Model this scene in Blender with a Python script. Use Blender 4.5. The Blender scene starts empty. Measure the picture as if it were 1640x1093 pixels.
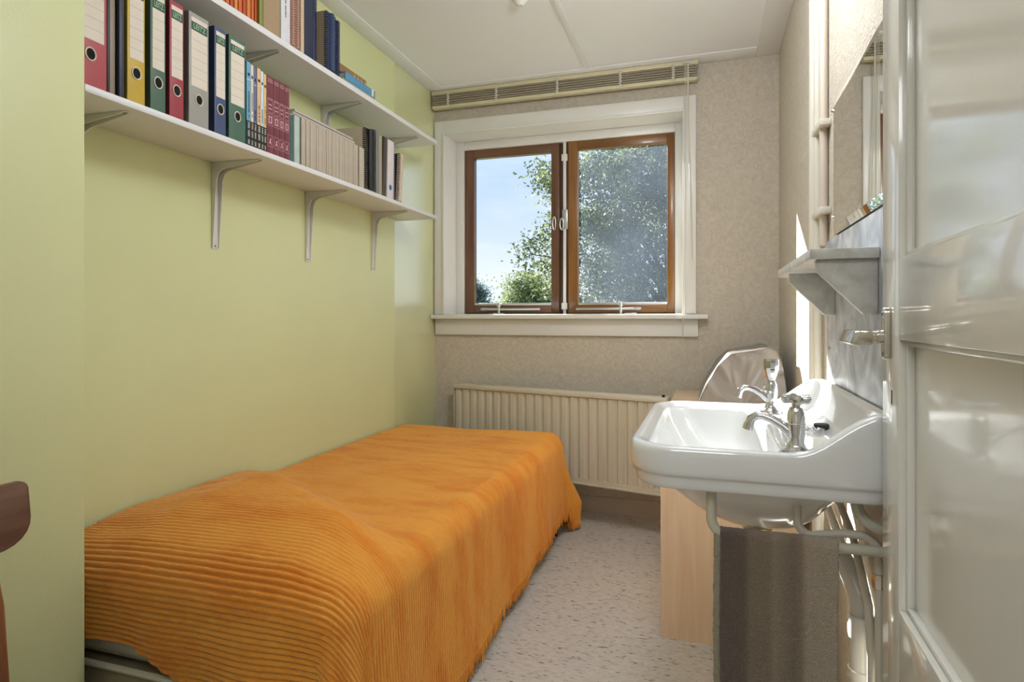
import bpy, bmesh, math, random
import numpy as np
from mathutils import Vector, Matrix
random.seed(4); rng = np.random.default_rng(4)
S = bpy.context.scene
COL = S.collection
R = math.radians

# ------------------------------------------------------------------ camera
cd = bpy.data.cameras.new('camera'); cam = bpy.data.objects.new('camera', cd); COL.objects.link(cam)
cam.location = (0, 0, 1.12); cam.rotation_euler = (R(90), 0, R(17.7))
cd.sensor_width = 36; cd.lens = 980*36/1640; cd.shift_y = -37.5/1640; cd.clip_start = .02
S.camera = cam
S.view_settings.view_transform = 'Standard'; S.view_settings.look = 'None'
S.view_settings.gamma = 1; S.view_settings.use_curve_mapping = False
S.view_settings.exposure = 0.1

# ------------------------------------------------------------------ sky
def lin(c):
    return tuple(((x/12.92) if x <= .04045 else ((x+.055)/1.055)**2.4) for x in c)
W = bpy.data.worlds.new('World'); S.world = W; W.use_nodes = True
nt = W.node_tree; nt.nodes.clear()
N = lambda t, **k: nt.nodes.new(t)
out = N('ShaderNodeOutputWorld'); bg = N('ShaderNodeBackground'); tc = N('ShaderNodeTexCoord')
sep = N('ShaderNodeSeparateXYZ'); nt.links.new(tc.outputs['Generated'], sep.inputs[0])
cr = N('ShaderNodeValToRGB'); nt.links.new(sep.outputs['Z'], cr.inputs[0])
cr.color_ramp.elements[0].position = 0.0; cr.color_ramp.elements[0].color = (*lin((.90, .93, .97)), 1)
cr.color_ramp.elements[1].position = .75; cr.color_ramp.elements[1].color = (*lin((.62, .74, .93)), 1)
e = cr.color_ramp.elements.new(.22); e.color = (*lin((.745, .835, .96)), 1)
mp = N('ShaderNodeMapping'); mp.inputs['Scale'].default_value = (1, 1, 3.2); nt.links.new(tc.outputs['Generated'], mp.inputs[0])
no = N('ShaderNodeTexNoise'); no.inputs['Scale'].default_value = 3.0; no.inputs['Detail'].default_value = 7
no.inputs['Roughness'].default_value = .55; nt.links.new(mp.outputs[0], no.inputs[0])
c2 = N('ShaderNodeValToRGB'); nt.links.new(no.outputs[0], c2.inputs[0])
c2.color_ramp.elements[0].position = .46; c2.color_ramp.elements[0].color = (0, 0, 0, 1)
c2.color_ramp.elements[1].position = .72; c2.color_ramp.elements[1].color = (.8, .8, .8, 1)
mx = N('ShaderNodeMixRGB'); nt.links.new(c2.outputs[0], mx.inputs[0]); nt.links.new(cr.outputs[0], mx.inputs[1])
mx.inputs[2].default_value = (*lin((.93, .95, .99)), 1)
nt.links.new(mx.outputs[0], bg.inputs[0]); bg.inputs[1].default_value = 1.15; nt.links.new(bg.outputs[0], out.inputs[0])

# ------------------------------------------------------------------ sun and added fill lights
sd = bpy.data.lights.new('sun', 'SUN'); sd.energy = 26; sd.angle = R(.6); sd.color = (1, .985, .965)
sun = bpy.data.objects.new('sun', sd); COL.objects.link(sun)
sun.rotation_euler = Vector((.77, -1, -.66)).to_track_quat('-Z', 'Y').to_euler(); sun.location = (-6, 10, 8)
def area(name, loc, rot, sx, sy, e, col):
    l = bpy.data.lights.new(name, 'AREA'); l.shape = 'RECTANGLE'; l.size = sx; l.size_y = sy; l.energy = e; l.color = col
    o = bpy.data.objects.new(name, l); COL.objects.link(o); o.location = loc; o.rotation_euler = rot; return o
area('landing_fill_light', (-.35, -.55, 2.40), (R(20), 0, 0), 1.0, .8, 20, (.97, .98, 1))  # added unseen fill from the landing side, no fitting modelled
pl_ = bpy.data.lights.new('room_fill_light', 'POINT'); pl_.energy = 26; pl_.shadow_soft_size = .14; pl_.color = (.90, .945, 1)  # added soft fill to brighten the room
po_ = bpy.data.objects.new('room_fill_light', pl_); COL.objects.link(po_); po_.location = (-.10, 1.72, 2.26)

# ------------------------------------------------------------------ materials
def mat(name, col, rough=.5, metal=0, var=0., vscale=8, bump=0., bscale=40, spec=.5, coat=0., sheen=0., stretch=None, col2=None, detail=3, dist=0., trans=0):
    m = bpy.data.materials.new(name); m.use_nodes = True; t = m.node_tree; b = t.nodes['Principled BSDF']
    c = lin(col); b.inputs['Base Color'].default_value = (*c, 1); b.inputs['Roughness'].default_value = rough
    b.inputs['Metallic'].default_value = metal; b.inputs['Specular IOR Level'].default_value = spec
    b.inputs['Coat Weight'].default_value = coat; b.inputs['Coat Roughness'].default_value = .06
    b.inputs['Sheen Weight'].default_value = sheen
    tcn = t.nodes.new('ShaderNodeTexCoord'); vec = tcn.outputs['Object']
    if stretch:
        mpn = t.nodes.new('ShaderNodeMapping'); mpn.inputs['Scale'].default_value = stretch; t.links.new(vec, mpn.inputs[0]); vec = mpn.outputs[0]
    if var > 0 or col2:
        n = t.nodes.new('ShaderNodeTexNoise'); n.inputs['Scale'].default_value = vscale; n.inputs['Detail'].default_value = detail
        n.inputs['Distortion'].default_value = dist
        t.links.new(vec, n.inputs[0]); r = t.nodes.new('ShaderNodeValToRGB'); t.links.new(n.outputs[0], r.inputs[0])
        if col2: a, z = lin(col2), c
        else: a = tuple(x*(1-var) for x in c); z = tuple(min(1, x*(1+var)) for x in c)
        r.color_ramp.elements[0].position = .32; r.color_ramp.elements[0].color = (*a, 1)
        r.color_ramp.elements[1].position = .68; r.color_ramp.elements[1].color = (*z, 1)
        t.links.new(r.outputs[0], b.inputs['Base Color'])
    if bump > 0:
        n2 = t.nodes.new('ShaderNodeTexNoise'); n2.inputs['Scale'].default_value = bscale; n2.inputs['Detail'].default_value = 4
        n2.inputs['Distortion'].default_value = dist
        t.links.new(vec, n2.inputs[0]); bn = t.nodes.new('ShaderNodeBump'); bn.inputs['Strength'].default_value = bump; bn.inputs['Distance'].default_value = .01
        t.links.new(n2.outputs[0], bn.inputs['Height']); t.links.new(bn.outputs[0], b.inputs['Normal'])
    return m
M = {}
M['green'] = mat('green wall board', (.835, .85, .65), .42, var=.02, vscale=2, bump=.05, bscale=160, spec=.5)
M['green_gloss'] = mat('glossier green wall board', (.835, .85, .65), .26, var=.02, vscale=2, spec=.9, coat=1)
M['green_gloss'].node_tree.nodes['Principled BSDF'].inputs['Coat IOR'].default_value = 1.9
M['green_gloss'].node_tree.nodes['Principled BSDF'].inputs['Coat Roughness'].default_value = .22
M['wallpaper'] = mat('textured wallpaper', (.825, .79, .73), .75, col2=(.765, .725, .66), vscale=17, dist=3.2, detail=6, bump=.6, bscale=38)
M['ceiling'] = mat('ceiling board', (.93, .93, .94), .7, var=.01, vscale=3)
M['white'] = mat('white paint', (.88, .87, .84), .35, var=.015, vscale=10, bump=.05, bscale=30)
M['frame_white'] = mat('window paint', (.89, .885, .865), .3, var=.02, vscale=6, bump=.04, bscale=40)
M['base'] = mat('taupe skirting paint', (.73, .68, .62), .45, var=.03)
M['door'] = mat('gloss door paint', (.86, .855, .82), .13, var=.015, vscale=3, bump=.06, bscale=9, spec=.6, coat=.5, stretch=(1, 1, .35))
M['wood_l'] = mat('varnished wood shaded', (.47, .33, .24), .3, col2=(.36, .24, .17), vscale=14, stretch=(1, 1, .12), bump=.1, coat=.2)  # left sash: its shade is put into the wood colour
M['wood_r'] = mat('varnished wood lit', (.60, .42, .20), .3, col2=(.47, .30, .13), vscale=14, stretch=(1, 1, .12), bump=.1, coat=.2)  # right sash: same varnish with the lit tone put into the colour
M['wood_h'] = mat('varnished wood rail', (.60, .41, .21), .3, col2=(.43, .28, .15), vscale=14, stretch=(.12, 1, 1), bump=.1, coat=.2)  # rail copy of the lit tone
M['wood_h_shade'] = mat('varnished rail wood shaded', (.50, .35, .25), .3, col2=(.36, .24, .17), vscale=14, stretch=(.12, 1, 1), bump=.1, coat=.2)  # rail copy with the shade put into the colour
M['alu'] = mat('brushed aluminium', (.80, .80, .80), .3, .8, var=.03)
M['chrome'] = mat('chrome', (.86, .86, .87), .07, 1, var=.01)
M['nickel'] = mat('satin nickel', (.80, .78, .74), .16, 1, var=.02)
M['ceramic'] = mat('white glazed ceramic', (.86, .865, .86), .08, var=.01, vscale=4, spec=.6, coat=.6)
M['marble'] = mat('grey veined marble', (.89, .895, .91), .25, vscale=8, col2=(.62, .64, .68), dist=1.5, detail=12)
M['marble_s'] = mat('shelf marble', (.83, .825, .79), .3, vscale=22, col2=(.70, .69, .66), dist=.8, detail=10)
M['pipe'] = mat('cream painted pipe', (.82, .80, .74), .3, var=.02)
M['pipe_w'] = mat('white plastic pipe', (.87, .86, .83), .25, var=.02)
M['pipe_p'] = mat('beige painted pipe', (.78, .73, .67), .5, var=.04)
M['rail'] = mat('enamelled rail', (.74, .73, .66), .3, var=.02)
M['rad'] = mat('cream radiator enamel', (.80, .775, .70), .3, var=.01)
M['beech'] = mat('beech veneer', (.92, .82, .70), .45, col2=(.89, .76, .62), vscale=9, stretch=(5, 5, .35), dist=.6, detail=5, spec=.3)
M['cover'] = mat('grey vinyl dust cover', (.47, .45, .435), .33, var=.08, vscale=5, bump=.1, bscale=12, spec=.5, coat=.3)
M['shelf'] = mat('white laminate', (.86, .86, .865), .4, var=.01)
M['bracket'] = mat('white bracket enamel', (.84, .83, .80), .35, var=.01)
M['screw'] = mat('dull screw', (.50, .49, .47), .4, .8, var=.05)
M['black'] = mat('black plastic', (.07, .07, .07), .4, var=.1)
M['hole'] = mat('ring hole', (.02, .02, .02), .9, var=.1)
M['paper'] = mat('spine label paper', (.86, .82, .76), .7, var=.02, vscale=20)
M['lgreen'] = mat('label dark green print', (.20, .30, .24), .6, var=.03)
M['lmint'] = mat('label pale green print', (.58, .74, .58), .6, var=.03)
M['pline'] = mat('label ruling', (.66, .64, .60), .7, var=.03)
M['quilt'] = mat('quilted mattress ticking', (.80, .78, .71), .7, var=.04, vscale=30, bump=.6, bscale=22)
M['bedbase'] = mat('bed base fabric', (.62, .58, .48), .7, var=.06, vscale=20)
M['piping'] = mat('mattress piping', (.83, .81, .74), .6, var=.03)
M['walnut'] = mat('walnut bentwood', (.47, .34, .27), .4, col2=(.37, .25, .19), vscale=12, stretch=(3, .25, 3), detail=5)
M['walnut_leg'] = mat('teak leg', (.58, .38, .24), .4, col2=(.48, .29, .18), vscale=12, stretch=(3, 3, .3))
M['wool'] = mat('brown beige wool', (.58, .51, .43), .95, col2=(.40, .34, .28), vscale=160, bump=.8, bscale=200, sheen=.4)
M['blindcream'] = mat('cream blind rail', (.82, .79, .66), .4, var=.02)
M['slat'] = mat('taupe blind slat', (.70, .66, .57), .4, var=.05)
M['cord'] = mat('blind cord', (.84, .82, .77), .8, var=.03)
M['rubber'] = mat('black rubber', (.14, .14, .14), .6, var=.1)
M['brass'] = mat('brass thread', (.68, .62, .48), .3, .9, var=.05)
M['bark'] = mat('grey bark', (.34, .30, .26), .9, var=.2)
M['grass'] = mat('lawn', (.30, .38, .20), .95, var=.2, vscale=3)

# carpet
def carpet():
    m = mat('speckled loop carpet', (.80, .755, .70), .95, bump=.7, bscale=260)
    t = m.node_tree; b = t.nodes['Principled BSDF']; tcn = t.nodes['Texture Coordinate']
    mpn = t.nodes.new('ShaderNodeMapping'); mpn.inputs['Scale'].default_value = (.45, 1.5, 1); t.links.new(tcn.outputs['Object'], mpn.inputs[0])
    n = t.nodes.new('ShaderNodeTexNoise'); n.inputs['Scale'].default_value = 105; n.inputs['Detail'].default_value = 2.5; t.links.new(mpn.outputs[0], n.inputs[0])
    r = t.nodes.new('ShaderNodeValToRGB'); t.links.new(n.outputs[0], r.inputs[0])
    r.color_ramp.elements[0].position = .30; r.color_ramp.elements[0].color = (*lin((.46, .36, .29)), 1)
    r.color_ramp.elements[1].position = .37; r.color_ramp.elements[1].color = (*lin((.80, .77, .73)), 1)
    e = r.color_ramp.elements.new(.7); e.color = (*lin((.87, .845, .80)), 1)
    t.links.new(r.outputs[0], b.inputs['Base Color']); return m
M['carpet'] = carpet()

def glassm(name, dirt):
    m = bpy.data.materials.new(name); m.use_nodes = True; t = m.node_tree; t.nodes.clear()
    o = t.nodes.new('ShaderNodeOutputMaterial'); tr = t.nodes.new('ShaderNodeBsdfTransparent'); gl = t.nodes.new('ShaderNodeBsdfGlossy')
    gl.inputs['Roughness'].default_value = .01; tr.inputs[0].default_value = (.97, .98, .97, 1)
    lw = t.nodes.new('ShaderNodeLayerWeight'); lw.inputs[0].default_value = .12; mx1 = t.nodes.new('ShaderNodeMixShader')
    t.links.new(lw.outputs['Fresnel'], mx1.inputs[0]); t.links.new(tr.outputs[0], mx1.inputs[1]); t.links.new(gl.outputs[0], mx1.inputs[2])
    last = mx1
    if dirt:
        tl = t.nodes.new('ShaderNodeBsdfTranslucent'); tl.inputs[0].default_value = (.66, .78, 1, 1)
        tcn = t.nodes.new('ShaderNodeTexCoord'); n = t.nodes.new('ShaderNodeTexNoise'); n.inputs['Scale'].default_value = 3; n.inputs['Detail'].default_value = 2
        t.links.new(tcn.outputs['Object'], n.inputs[0]); mr = t.nodes.new('ShaderNodeMapRange'); t.links.new(n.outputs[0], mr.inputs[0])
        mr.inputs[1].default_value = .3; mr.inputs[2].default_value = .7; mr.inputs[3].default_value = dirt*.45; mr.inputs[4].default_value = dirt
        mx2 = t.nodes.new('ShaderNodeMixShader'); t.links.new(mr.outputs[0], mx2.inputs[0]); t.links.new(mx1.outputs[0], mx2.inputs[1]); t.links.new(tl.outputs[0], mx2.inputs[2]); last = mx2
    t.links.new(last.outputs[0], o.inputs[0]); return m
M['glass'] = glassm('window glass', 0); M['glass_dirty'] = glassm('hazy window glass', .022)
def mirrorm():
    m = mat('silvered mirror', (.93, .94, .93), .012, 1, var=.004); return m
M['mirror'] = mirrorm()

# ------------------------------------------------------------------ mesh helpers
class MB:
    def __init__(s): s.v = []; s.f = []
    def add(s, v, f):
        o = len(s.v); s.v += [tuple(map(float, p)) for p in v]; s.f += [tuple(i+o for i in q) for q in f]; return s
    def box(s, x0, x1, y0, y1, z0, z1):
        v = [(x, y, z) for x in (x0, x1) for y in (y0, y1) for z in (z0, z1)]
        return s.add(v, [(0, 1, 3, 2), (4, 6, 7, 5), (0, 4, 5, 1), (2, 3, 7, 6), (0, 2, 6, 4), (1, 5, 7, 3)])
    def tube(s, path, r, n=12, caps=True, up=None):
        P = [Vector(p) for p in path]; rs = r if hasattr(r, '__len__') else [r]*len(P)
        v = []; f = []
        T = [(P[min(i+1, len(P)-1)]-P[max(i-1, 0)]).normalized() for i in range(len(P))]
        a = Vector(up) if up else (Vector((0, 0, 1)) if abs(T[0].z) < .9 else Vector((1, 0, 0)))
        nrm = (a - T[0]*a.dot(T[0])).normalized()
        for i, p in enumerate(P):
            nrm = (nrm - T[i]*nrm.dot(T[i])).normalized(); b = T[i].cross(nrm)
            for k in range(n):
                g = 2*math.pi*k/n; v.append(p + (nrm*math.cos(g)+b*math.sin(g))*rs[i])
        for i in range(len(P)-1):
            for k in range(n):
                f.append((i*n+k, i*n+(k+1) % n, (i+1)*n+(k+1) % n, (i+1)*n+k))
        if caps: f.append(tuple(range(n-1, -1, -1))); f.append(tuple((len(P)-1)*n+k for k in range(n)))
        return s.add(v, f)
    def lathe(s, prof, c=(0, 0, 0), n=24, axis='Z', caps=True):
        v = []; f = []
        for r, h in prof:
            for k in range(n):
                g = 2*math.pi*k/n; a, b = r*math.cos(g), r*math.sin(g)
                v.append({'Z': (c[0]+a, c[1]+b, c[2]+h), 'X': (c[0]+h, c[1]+a, c[2]+b), 'Y': (c[0]+b, c[1]+h, c[2]+a)}[axis])
        for i in range(len(prof)-1):
            for k in range(n): f.append((i*n+k, i*n+(k+1) % n, (i+1)*n+(k+1) % n, (i+1)*n+k))
        if caps: f.append(tuple(range(n-1, -1, -1))); f.append(tuple((len(prof)-1)*n+k for k in range(n)))
        return s.add(v, f)
    def prism(s, poly, axis, a, b):
        n = len(poly)
        def pt(q, h): return {'Y': (q[0], h, q[1]), 'X': (h, q[0], q[1]), 'Z': (q[0], q[1], h)}[axis]
        v = [pt(q, a) for q in poly]+[pt(q, b) for q in poly]
        f = [tuple(range(n)), tuple(range(2*n-1, n-1, -1))]+[(i, (i+n), ((i+1) % n)+n, (i+1) % n) for i in range(n)]
        return s.add(v, f)
    def grid(s, V, nu, nv, wrap=False):
        f = []
        for i in range(nu-1):
            for j in range(nv-(0 if wrap else 1)): f.append((i*nv+j, i*nv+(j+1) % nv, (i+1)*nv+(j+1) % nv, (i+1)*nv+j))
        return s.add(V, f)
    def build(s, name, m, parent=None, bevel=0, seg=2, smooth=False, subsurf=0, angle=30, label=None, kind=None, local=False):
        me = bpy.data.meshes.new(name); off = Vector((0, 0, 0))
        if parent is not None and not local: off = parent.matrix_basis.translation.copy() if parent.parent is None else (parent.parent.matrix_basis.translation+parent.matrix_basis.translation)
        if parent is None and s.v:
            a = np.array(s.v); off = Vector(((a[:, 0].min()+a[:, 0].max())/2, (a[:, 1].min()+a[:, 1].max())/2, a[:, 2].min()))
        me.from_pydata([(p[0]-off.x, p[1]-off.y, p[2]-off.z) for p in s.v], [], s.f)
        b = bmesh.new(); b.from_mesh(me); bmesh.ops.recalc_face_normals(b, faces=b.faces)
        if bevel > 0:
            ed = [e for e in b.edges if len(e.link_faces) == 2 and e.calc_face_angle(0) > .5]
            bmesh.ops.bevel(b, geom=ed, offset=bevel, segments=seg, profile=.5, affect='EDGES', clamp_overlap=True)
        b.to_mesh(me); b.free()
        if smooth or bevel > 0:
            me.polygons.foreach_set('use_smooth', [True]*len(me.polygons))
            me.set_sharp_from_angle(angle=R(angle))
        me.materials.append(m)
        o = bpy.data.objects.new(name, me); COL.objects.link(o)
        if parent is None: o.location = off
        else: o.parent = parent
        if subsurf:
            q = o.modifiers.new('s', 'SUBSURF'); q.levels = subsurf; q.render_levels = subsurf
        if label: o['label'] = label
        if kind: o['kind'] = kind
        return o
def box(x0, x1, y0, y1, z0, z1): return MB().box(x0, x1, y0, y1, z0, z1)
def empty(name, label, cat, loc, group=None, rz=0):
    o = bpy.data.objects.new(name, None); COL.objects.link(o); o.location = loc; o.rotation_euler = (0, 0, rz); o.empty_display_size = .05
    o['label'] = label; o['category'] = cat
    if group: o['group'] = group
    return o
def tag(o, label, cat, group=None, kind=None):
    o['label'] = label; o['category'] = cat
    if group: o['group'] = group
    if kind: o['kind'] = kind
    return o
def struct(o): o['kind'] = 'structure'; return o
def arc(c, r, a0, a1, n, plane='XZ'):
    res = []
    for i in range(n+1):
        g = R(a0+(a1-a0)*i/n); p, q = r*math.cos(g), r*math.sin(g)
        res.append({'XZ': (c[0]+p, c[1], c[2]+q), 'YZ': (c[0], c[1]+p, c[2]+q), 'XY': (c[0]+p, c[1]+q, c[2])}[plane])
    return res
def text_obj(txt, size, mat_, parent, mtx, name='lettering', extr=.0002, sx=1, bold=0.):
    cu = bpy.data.curves.new('t', 'FONT'); cu.body = txt; cu.size = size; cu.extrude = extr; cu.align_x = 'CENTER'; cu.align_y = 'CENTER'; cu.offset = bold
    cu.resolution_u = 3
    to = bpy.data.objects.new('t', cu); COL.objects.link(to)
    me = bpy.data.meshes.new_from_object(to.evaluated_get(bpy.context.evaluated_depsgraph_get()))
    bpy.data.objects.remove(to); me.transform(Matrix.Diagonal((sx, 1, 1, 1))); me.transform(mtx); me.materials.clear(); me.materials.append(mat_)
    o = bpy.data.objects.new(name, me); COL.objects.link(o); o.parent = parent; return o

# ------------------------------------------------------------------ room shell
XL, XR, YB, ZC = -1.62, .36, 3.5, 2.514
struct(box(-2.2, .9, -1.6, YB+.02, -.1, 0).build('floor', M['carpet']))
struct(box(-2.2, .9, -1.6, YB+.1, ZC, ZC+.1).build('ceiling', M['ceiling']))
wl = struct(box(XL-.1, XL, 1.06, 2.976, 0, ZC).build('wall_left', M['green']))
MB().box(XL-.1, XL-.0015, 2.9775, YB+.1, 0, ZC).build('wall_board', M['green_gloss'], wl)
struct(MB().box(XL-.1, -1.385, .22, 1.06, 0, ZC).build('wall_alcove', M['green'], bevel=.006))
struct(box(XR, XR+.1, .22, YB+.2, 0, ZC).build('wall_right', M['wallpaper']))
wb = MB(); ox0, ox1, oz0, oz1 = -1.56, -.115, 1.13, 2.262
wb.box(XL-.1, ox0, YB, YB+.28, 0, ZC); wb.box(ox1, XR+.1, YB, YB+.28, 0, ZC); wb.box(ox0, ox1, YB, YB+.28, 0, oz0); wb.box(ox0, ox1, YB, YB+.28, oz1, ZC)
struct(wb.build('wall_back', M['wallpaper']))
# front wall with the doorway the camera looks through, and the landing behind it
wf = MB(); wf.box(-1.385, -.66, .12, .22, 0, ZC); wf.box(.33, .9, .12, .22, 0, ZC); wf.box(-.66, .33, .12, .22, 2.08, ZC)
struct(wf.build('wall_front', M['white']))
struct(box(-2.2, -2.1, -1.6, .12, 0, ZC).build('wall_landing_left', M['white']))
struct(box(.8, .9, -1.6, .12, 0, ZC).build('wall_landing_right', M['white']))
struct(box(-2.2, .9, -1.7, -1.6, 0, ZC).build('wall_landing_back', M['white']))
struct(box(-2.1, -1.385, .0, .22, 0, ZC).build('wall_landing_front', M['white']))
struct(box(XL, XR, YB-.015, YB, 0, .095).build('baseboard_back', M['base'], bevel=.003))
# ceiling battens: a border round the room and one down the middle
cz = ZC-.006
bt = [(XL, -1.53, .22, YB), (.245, XR, .22, YB), (-1.53, .245, 3.375, YB), (-.655, -.62, .22, 3.375)]
for i, (a, b_, c, d) in enumerate(bt):
    struct(box(a, b_, c, d, cz, ZC).build('trim_%d' % (i+1), M['ceiling'], bevel=.0025))
rose = MB().lathe([(.0, -.03), (.012, -.03), (.02, -.024), (.035, -.008), (.036, 0)], (-.78, 2.56, ZC), caps=False)
tag(rose.build('ceiling_rose', M['white'], smooth=True), 'small white ceiling rose just cut by the top of the photo', 'ceiling fitting')

# ------------------------------------------------------------------ window
win = struct(box(-1.617, -1.552, 3.476, YB, 1.14, 2.335).build('window_1', M['frame_white'], bevel=.003))
win.name = 'window_1'
def wpart(mb, name, m, bevel=.002, parent=win, **k): return mb.build(name, m, parent, bevel=bevel, **k)
wpart(box(-.122, -.058, 3.476, YB, 1.14, 2.335), 'casing', M['frame_white'], .003)
wpart(box(-1.552, -.122, 3.476, YB, 2.255, 2.335), 'casing', M['frame_white'], .003)
wpart(box(-1.560, -1.545, 3.466, 3.48, 1.14, 2.262), 'casing_bead', M['frame_white'])
wpart(box(-.129, -.114, 3.466, 3.48, 1.14, 2.262), 'casing_bead', M['frame_white'])
wpart(box(-1.545, -.129, 3.466, 3.48, 2.249, 2.262), 'casing_bead', M['frame_white'])
# reveal boards
wpart(box(-1.56, -1.548, 3.48, 3.70, 1.13, 2.262), 'reveal', M['frame_white'], 0)
wpart(box(-.126, -.115, 3.48, 3.70, 1.13, 2.262), 'reveal', M['frame_white'], 0)
wpart(box(-1.548, -.126, 3.48, 3.70, 2.251, 2.262), 'reveal', M['frame_white'], 0)
# fixed frame
wpart(box(-1.548, -1.494, 3.66, 3.74, 1.14, 2.251), 'frame_stile', M['frame_white'], .003)
wpart(box(-.178, -.126, 3.66, 3.74, 1.14, 2.251), 'frame_stile', M['frame_white'], .003)
wpart(box(-1.494, -.178, 3.66, 3.74, 2.197, 2.251), 'frame_head', M['frame_white'], .003)
# board and apron
wpart(box(-1.619, .004, 3.425, 3.50, 1.112, 1.138), 'sill_nosing', M['frame_white'], .005)
wpart(box(-1.56, -.115, 3.50, 3.76, 1.112, 1.142), 'sill_board', M['frame_white'], .001)
wpart(box(-1.612, -.048, 3.478, YB, 1.015, 1.112), 'apron', M['frame_white'], .003)
# two wooden sashes
k = 3.68/3.5
def sash(xa, xb, gxa, gxb, gm, mv, mh, y, nm):
    z0, z1, g0, g1 = 1.150, 2.196, 1.212, 2.142
    first = MB().box(xa, gxa, y, y+.045, z0, z1).build('sash', mv, win, bevel=.003)
    MB().box(gxb, xb, y, y+.045, z0, z1).build('stile', mv, first, bevel=.003)
    MB().box(gxa, gxb, y+.001, y+.044, g1, z1).build('top_rail', mh, first, bevel=.003)
    MB().box(gxa, gxb, y+.001, y+.044, z0, 1.198).build('bottom_rail', mh, first, bevel=.003)
    MB().box(gxa, gxb, y+.004, y+.03, 1.198, g0).build('glazing_strip', M['alu'], first, bevel=.002)
    MB().box(gxa, gxb, y+.024, y+.028, g0, g1).build('pane', gm, first)
    return first
sL = sash(-1.494, -.868, -1.428, -.919, M['glass'], M['wood_l'], M['wood_h_shade'], 3.675, 'l')
sR = sash(-.810, -.180, -.751, -.222, M['glass_dirty'], M['wood_r'], M['wood_h'], 3.672, 'r')
wpart(box(-.868, -.810, 3.69, 3.74, 1.142, 2.197), 'mullion', mat('shaded varnished wood', (.36, .25, .21), .35, col2=(.27, .18, .14), vscale=14, stretch=(1, 1, .12)), .002)  # shade on the centre post is put into its wood colour
wpart(box(-1.494, -.178, 3.69, 3.76, 1.140, 1.150), 'frame_sill', M['wood_h_shade'], 0)
# espagnolette rod with guides and lever
sx = -.832
esp = MB().box(sx-.009, sx+.009, 3.664, 3.674, 1.142, 2.205).build('bolt_rod', M['frame_white'], win, bevel=.002)
for z in (1.19, 2.10): MB().box(sx-.018, sx+.018, 3.655, 3.672, z-.02, z+.02).build('rod_guide', M['frame_white'], esp, bevel=.003)
MB().box(sx-.012, sx+.022, 3.650, 3.672, 1.66, 1.78).build('lock_case', M['alu'], esp, bevel=.004)
def oval_ring(cx, y, cz_, w, h, r=.004):
    P = [(cx+w*math.cos(a)*(1 if abs(math.cos(a)) < .99 else 1), y, cz_+h*math.sin(a)) for a in [2*math.pi*i/24 for i in range(25)]]
    return MB().tube(P, r, 8, caps=False)
oval_ring(sx-.012, 3.64, 1.69, .011, .035).build('lever', M['alu'], esp, smooth=True)
oval_ring(-.898, 3.668, 1.70, .009, .042, .0035).build('pull_handle', M['alu'], sL, smooth=True)
for px, d, sh in ((-1.285, 1, sL), (-.46, -1, sR)):
    # casement stay: bar, pin plate and knob end
    st = MB().box(min(px-.06*d, px+.30*d), max(px-.06*d, px+.30*d), 3.655, 3.664, 1.166, 1.180).build('stay_bar', M['alu'], sh, bevel=.002)
    MB().tube([(px+.03*d, 3.66, 1.144), (px+.03*d, 3.66, 1.215)], .009, 10).tube([(px+.03*d, 3.66, 1.19), (px+.03*d, 3.66, 1.197)], .016, 10).build('stay_pin', M['alu'], sh, smooth=True)
    MB().box(px-.005, px+.065, 3.645, 3.675, 1.142, 1.149).build('stay_plate', M['alu'], sh, bevel=.002)
    MB().lathe([(0, -.025), (.009, -.02), (.011, 0), (.009, .02), (0, .025)], (px-.07*d, 3.66, 1.173), axis='X', n=12, caps=False).build('stay_knob', M['alu'], sh, smooth=True)

# venetian blind, drawn up
bl = empty('venetian_blind', 'raised taupe venetian blind with cream rails above the window', 'blind', (-.83, 3.45, 2.41))
MB().box(-1.614, -.048, 3.425, 3.475, 2.482, 2.507).build('head_rail', M['blindcream'], bl, bevel=.003)
MB().box(-1.612, -.05, 3.43, 3.47, 2.400, 2.420).build('bottom_rail', M['blindcream'], bl, bevel=.004)
sl0 = None
for i in range(9):
    z = 2.4215+i*.0066; jy = (0, .004, .001, .005, -.001, .003)[(i*5) % 6]
    mb = MB(); V = []; 
    for xx in (-1.61, -.052):
        for j in range(6):
            yy = 3.427+jy+.040*j/5; V.append((xx, yy, z+.0022*math.sin(math.pi*j/5)))
    for xx in (-1.61, -.052):
        for j in range(6):
            yy = 3.427+jy+.040*j/5; V.append((xx, yy, z+.0022*math.sin(math.pi*j/5)+.0034))
    f = [(j, j+1, 7+j, 6+j) for j in range(5)]+[(12+j, 18+j, 19+j, 13+j) for j in range(5)]+[(0, 6, 18, 12), (5, 17, 23, 11)]
    mb.add(V, f); mb.build('slat', M['slat'], bl)
for x in (-1.50, -1.19, -.82, -.46, -.175):
    P = []
    for j in range(40):
        a = j*1.9; P.append((x+.009*math.sin(a), 3.422-.004*abs(math.cos(a)), 2.405+.085*j/39))
    MB().tube(P, .0034, 6).build('ladder_cord', M['cord'], bl, smooth=True)
MB().tube([(-.098, 3.42, 2.485), (-.099, 3.42, 2.2), (-.085, 3.418, 1.8), (-.078, 3.418, 1.44)], .004, 8).build('tilt_wand', M['cord'], bl, smooth=True, label='white tilt wand')
MB().tube([(-.115, 3.42, 2.485), (-.122, 3.42, 1.9), (-.129, 3.418, 1.3), (-.129, 3.416, 1.0)], .0013, 6).build('pull_cord', M['cord'], bl)
MB().tube([(-.108, 3.42, 2.485), (-.114, 3.42, 1.9), (-.123, 3.418, 1.3), (-.124, 3.416, .98)], .0013, 6).build('pull_cord', M['cord'], bl)
MB().box(-.125, -.085, 3.417, 3.425, 2.487, 2.495).build('cord_lock', M['alu'], bl)

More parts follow.
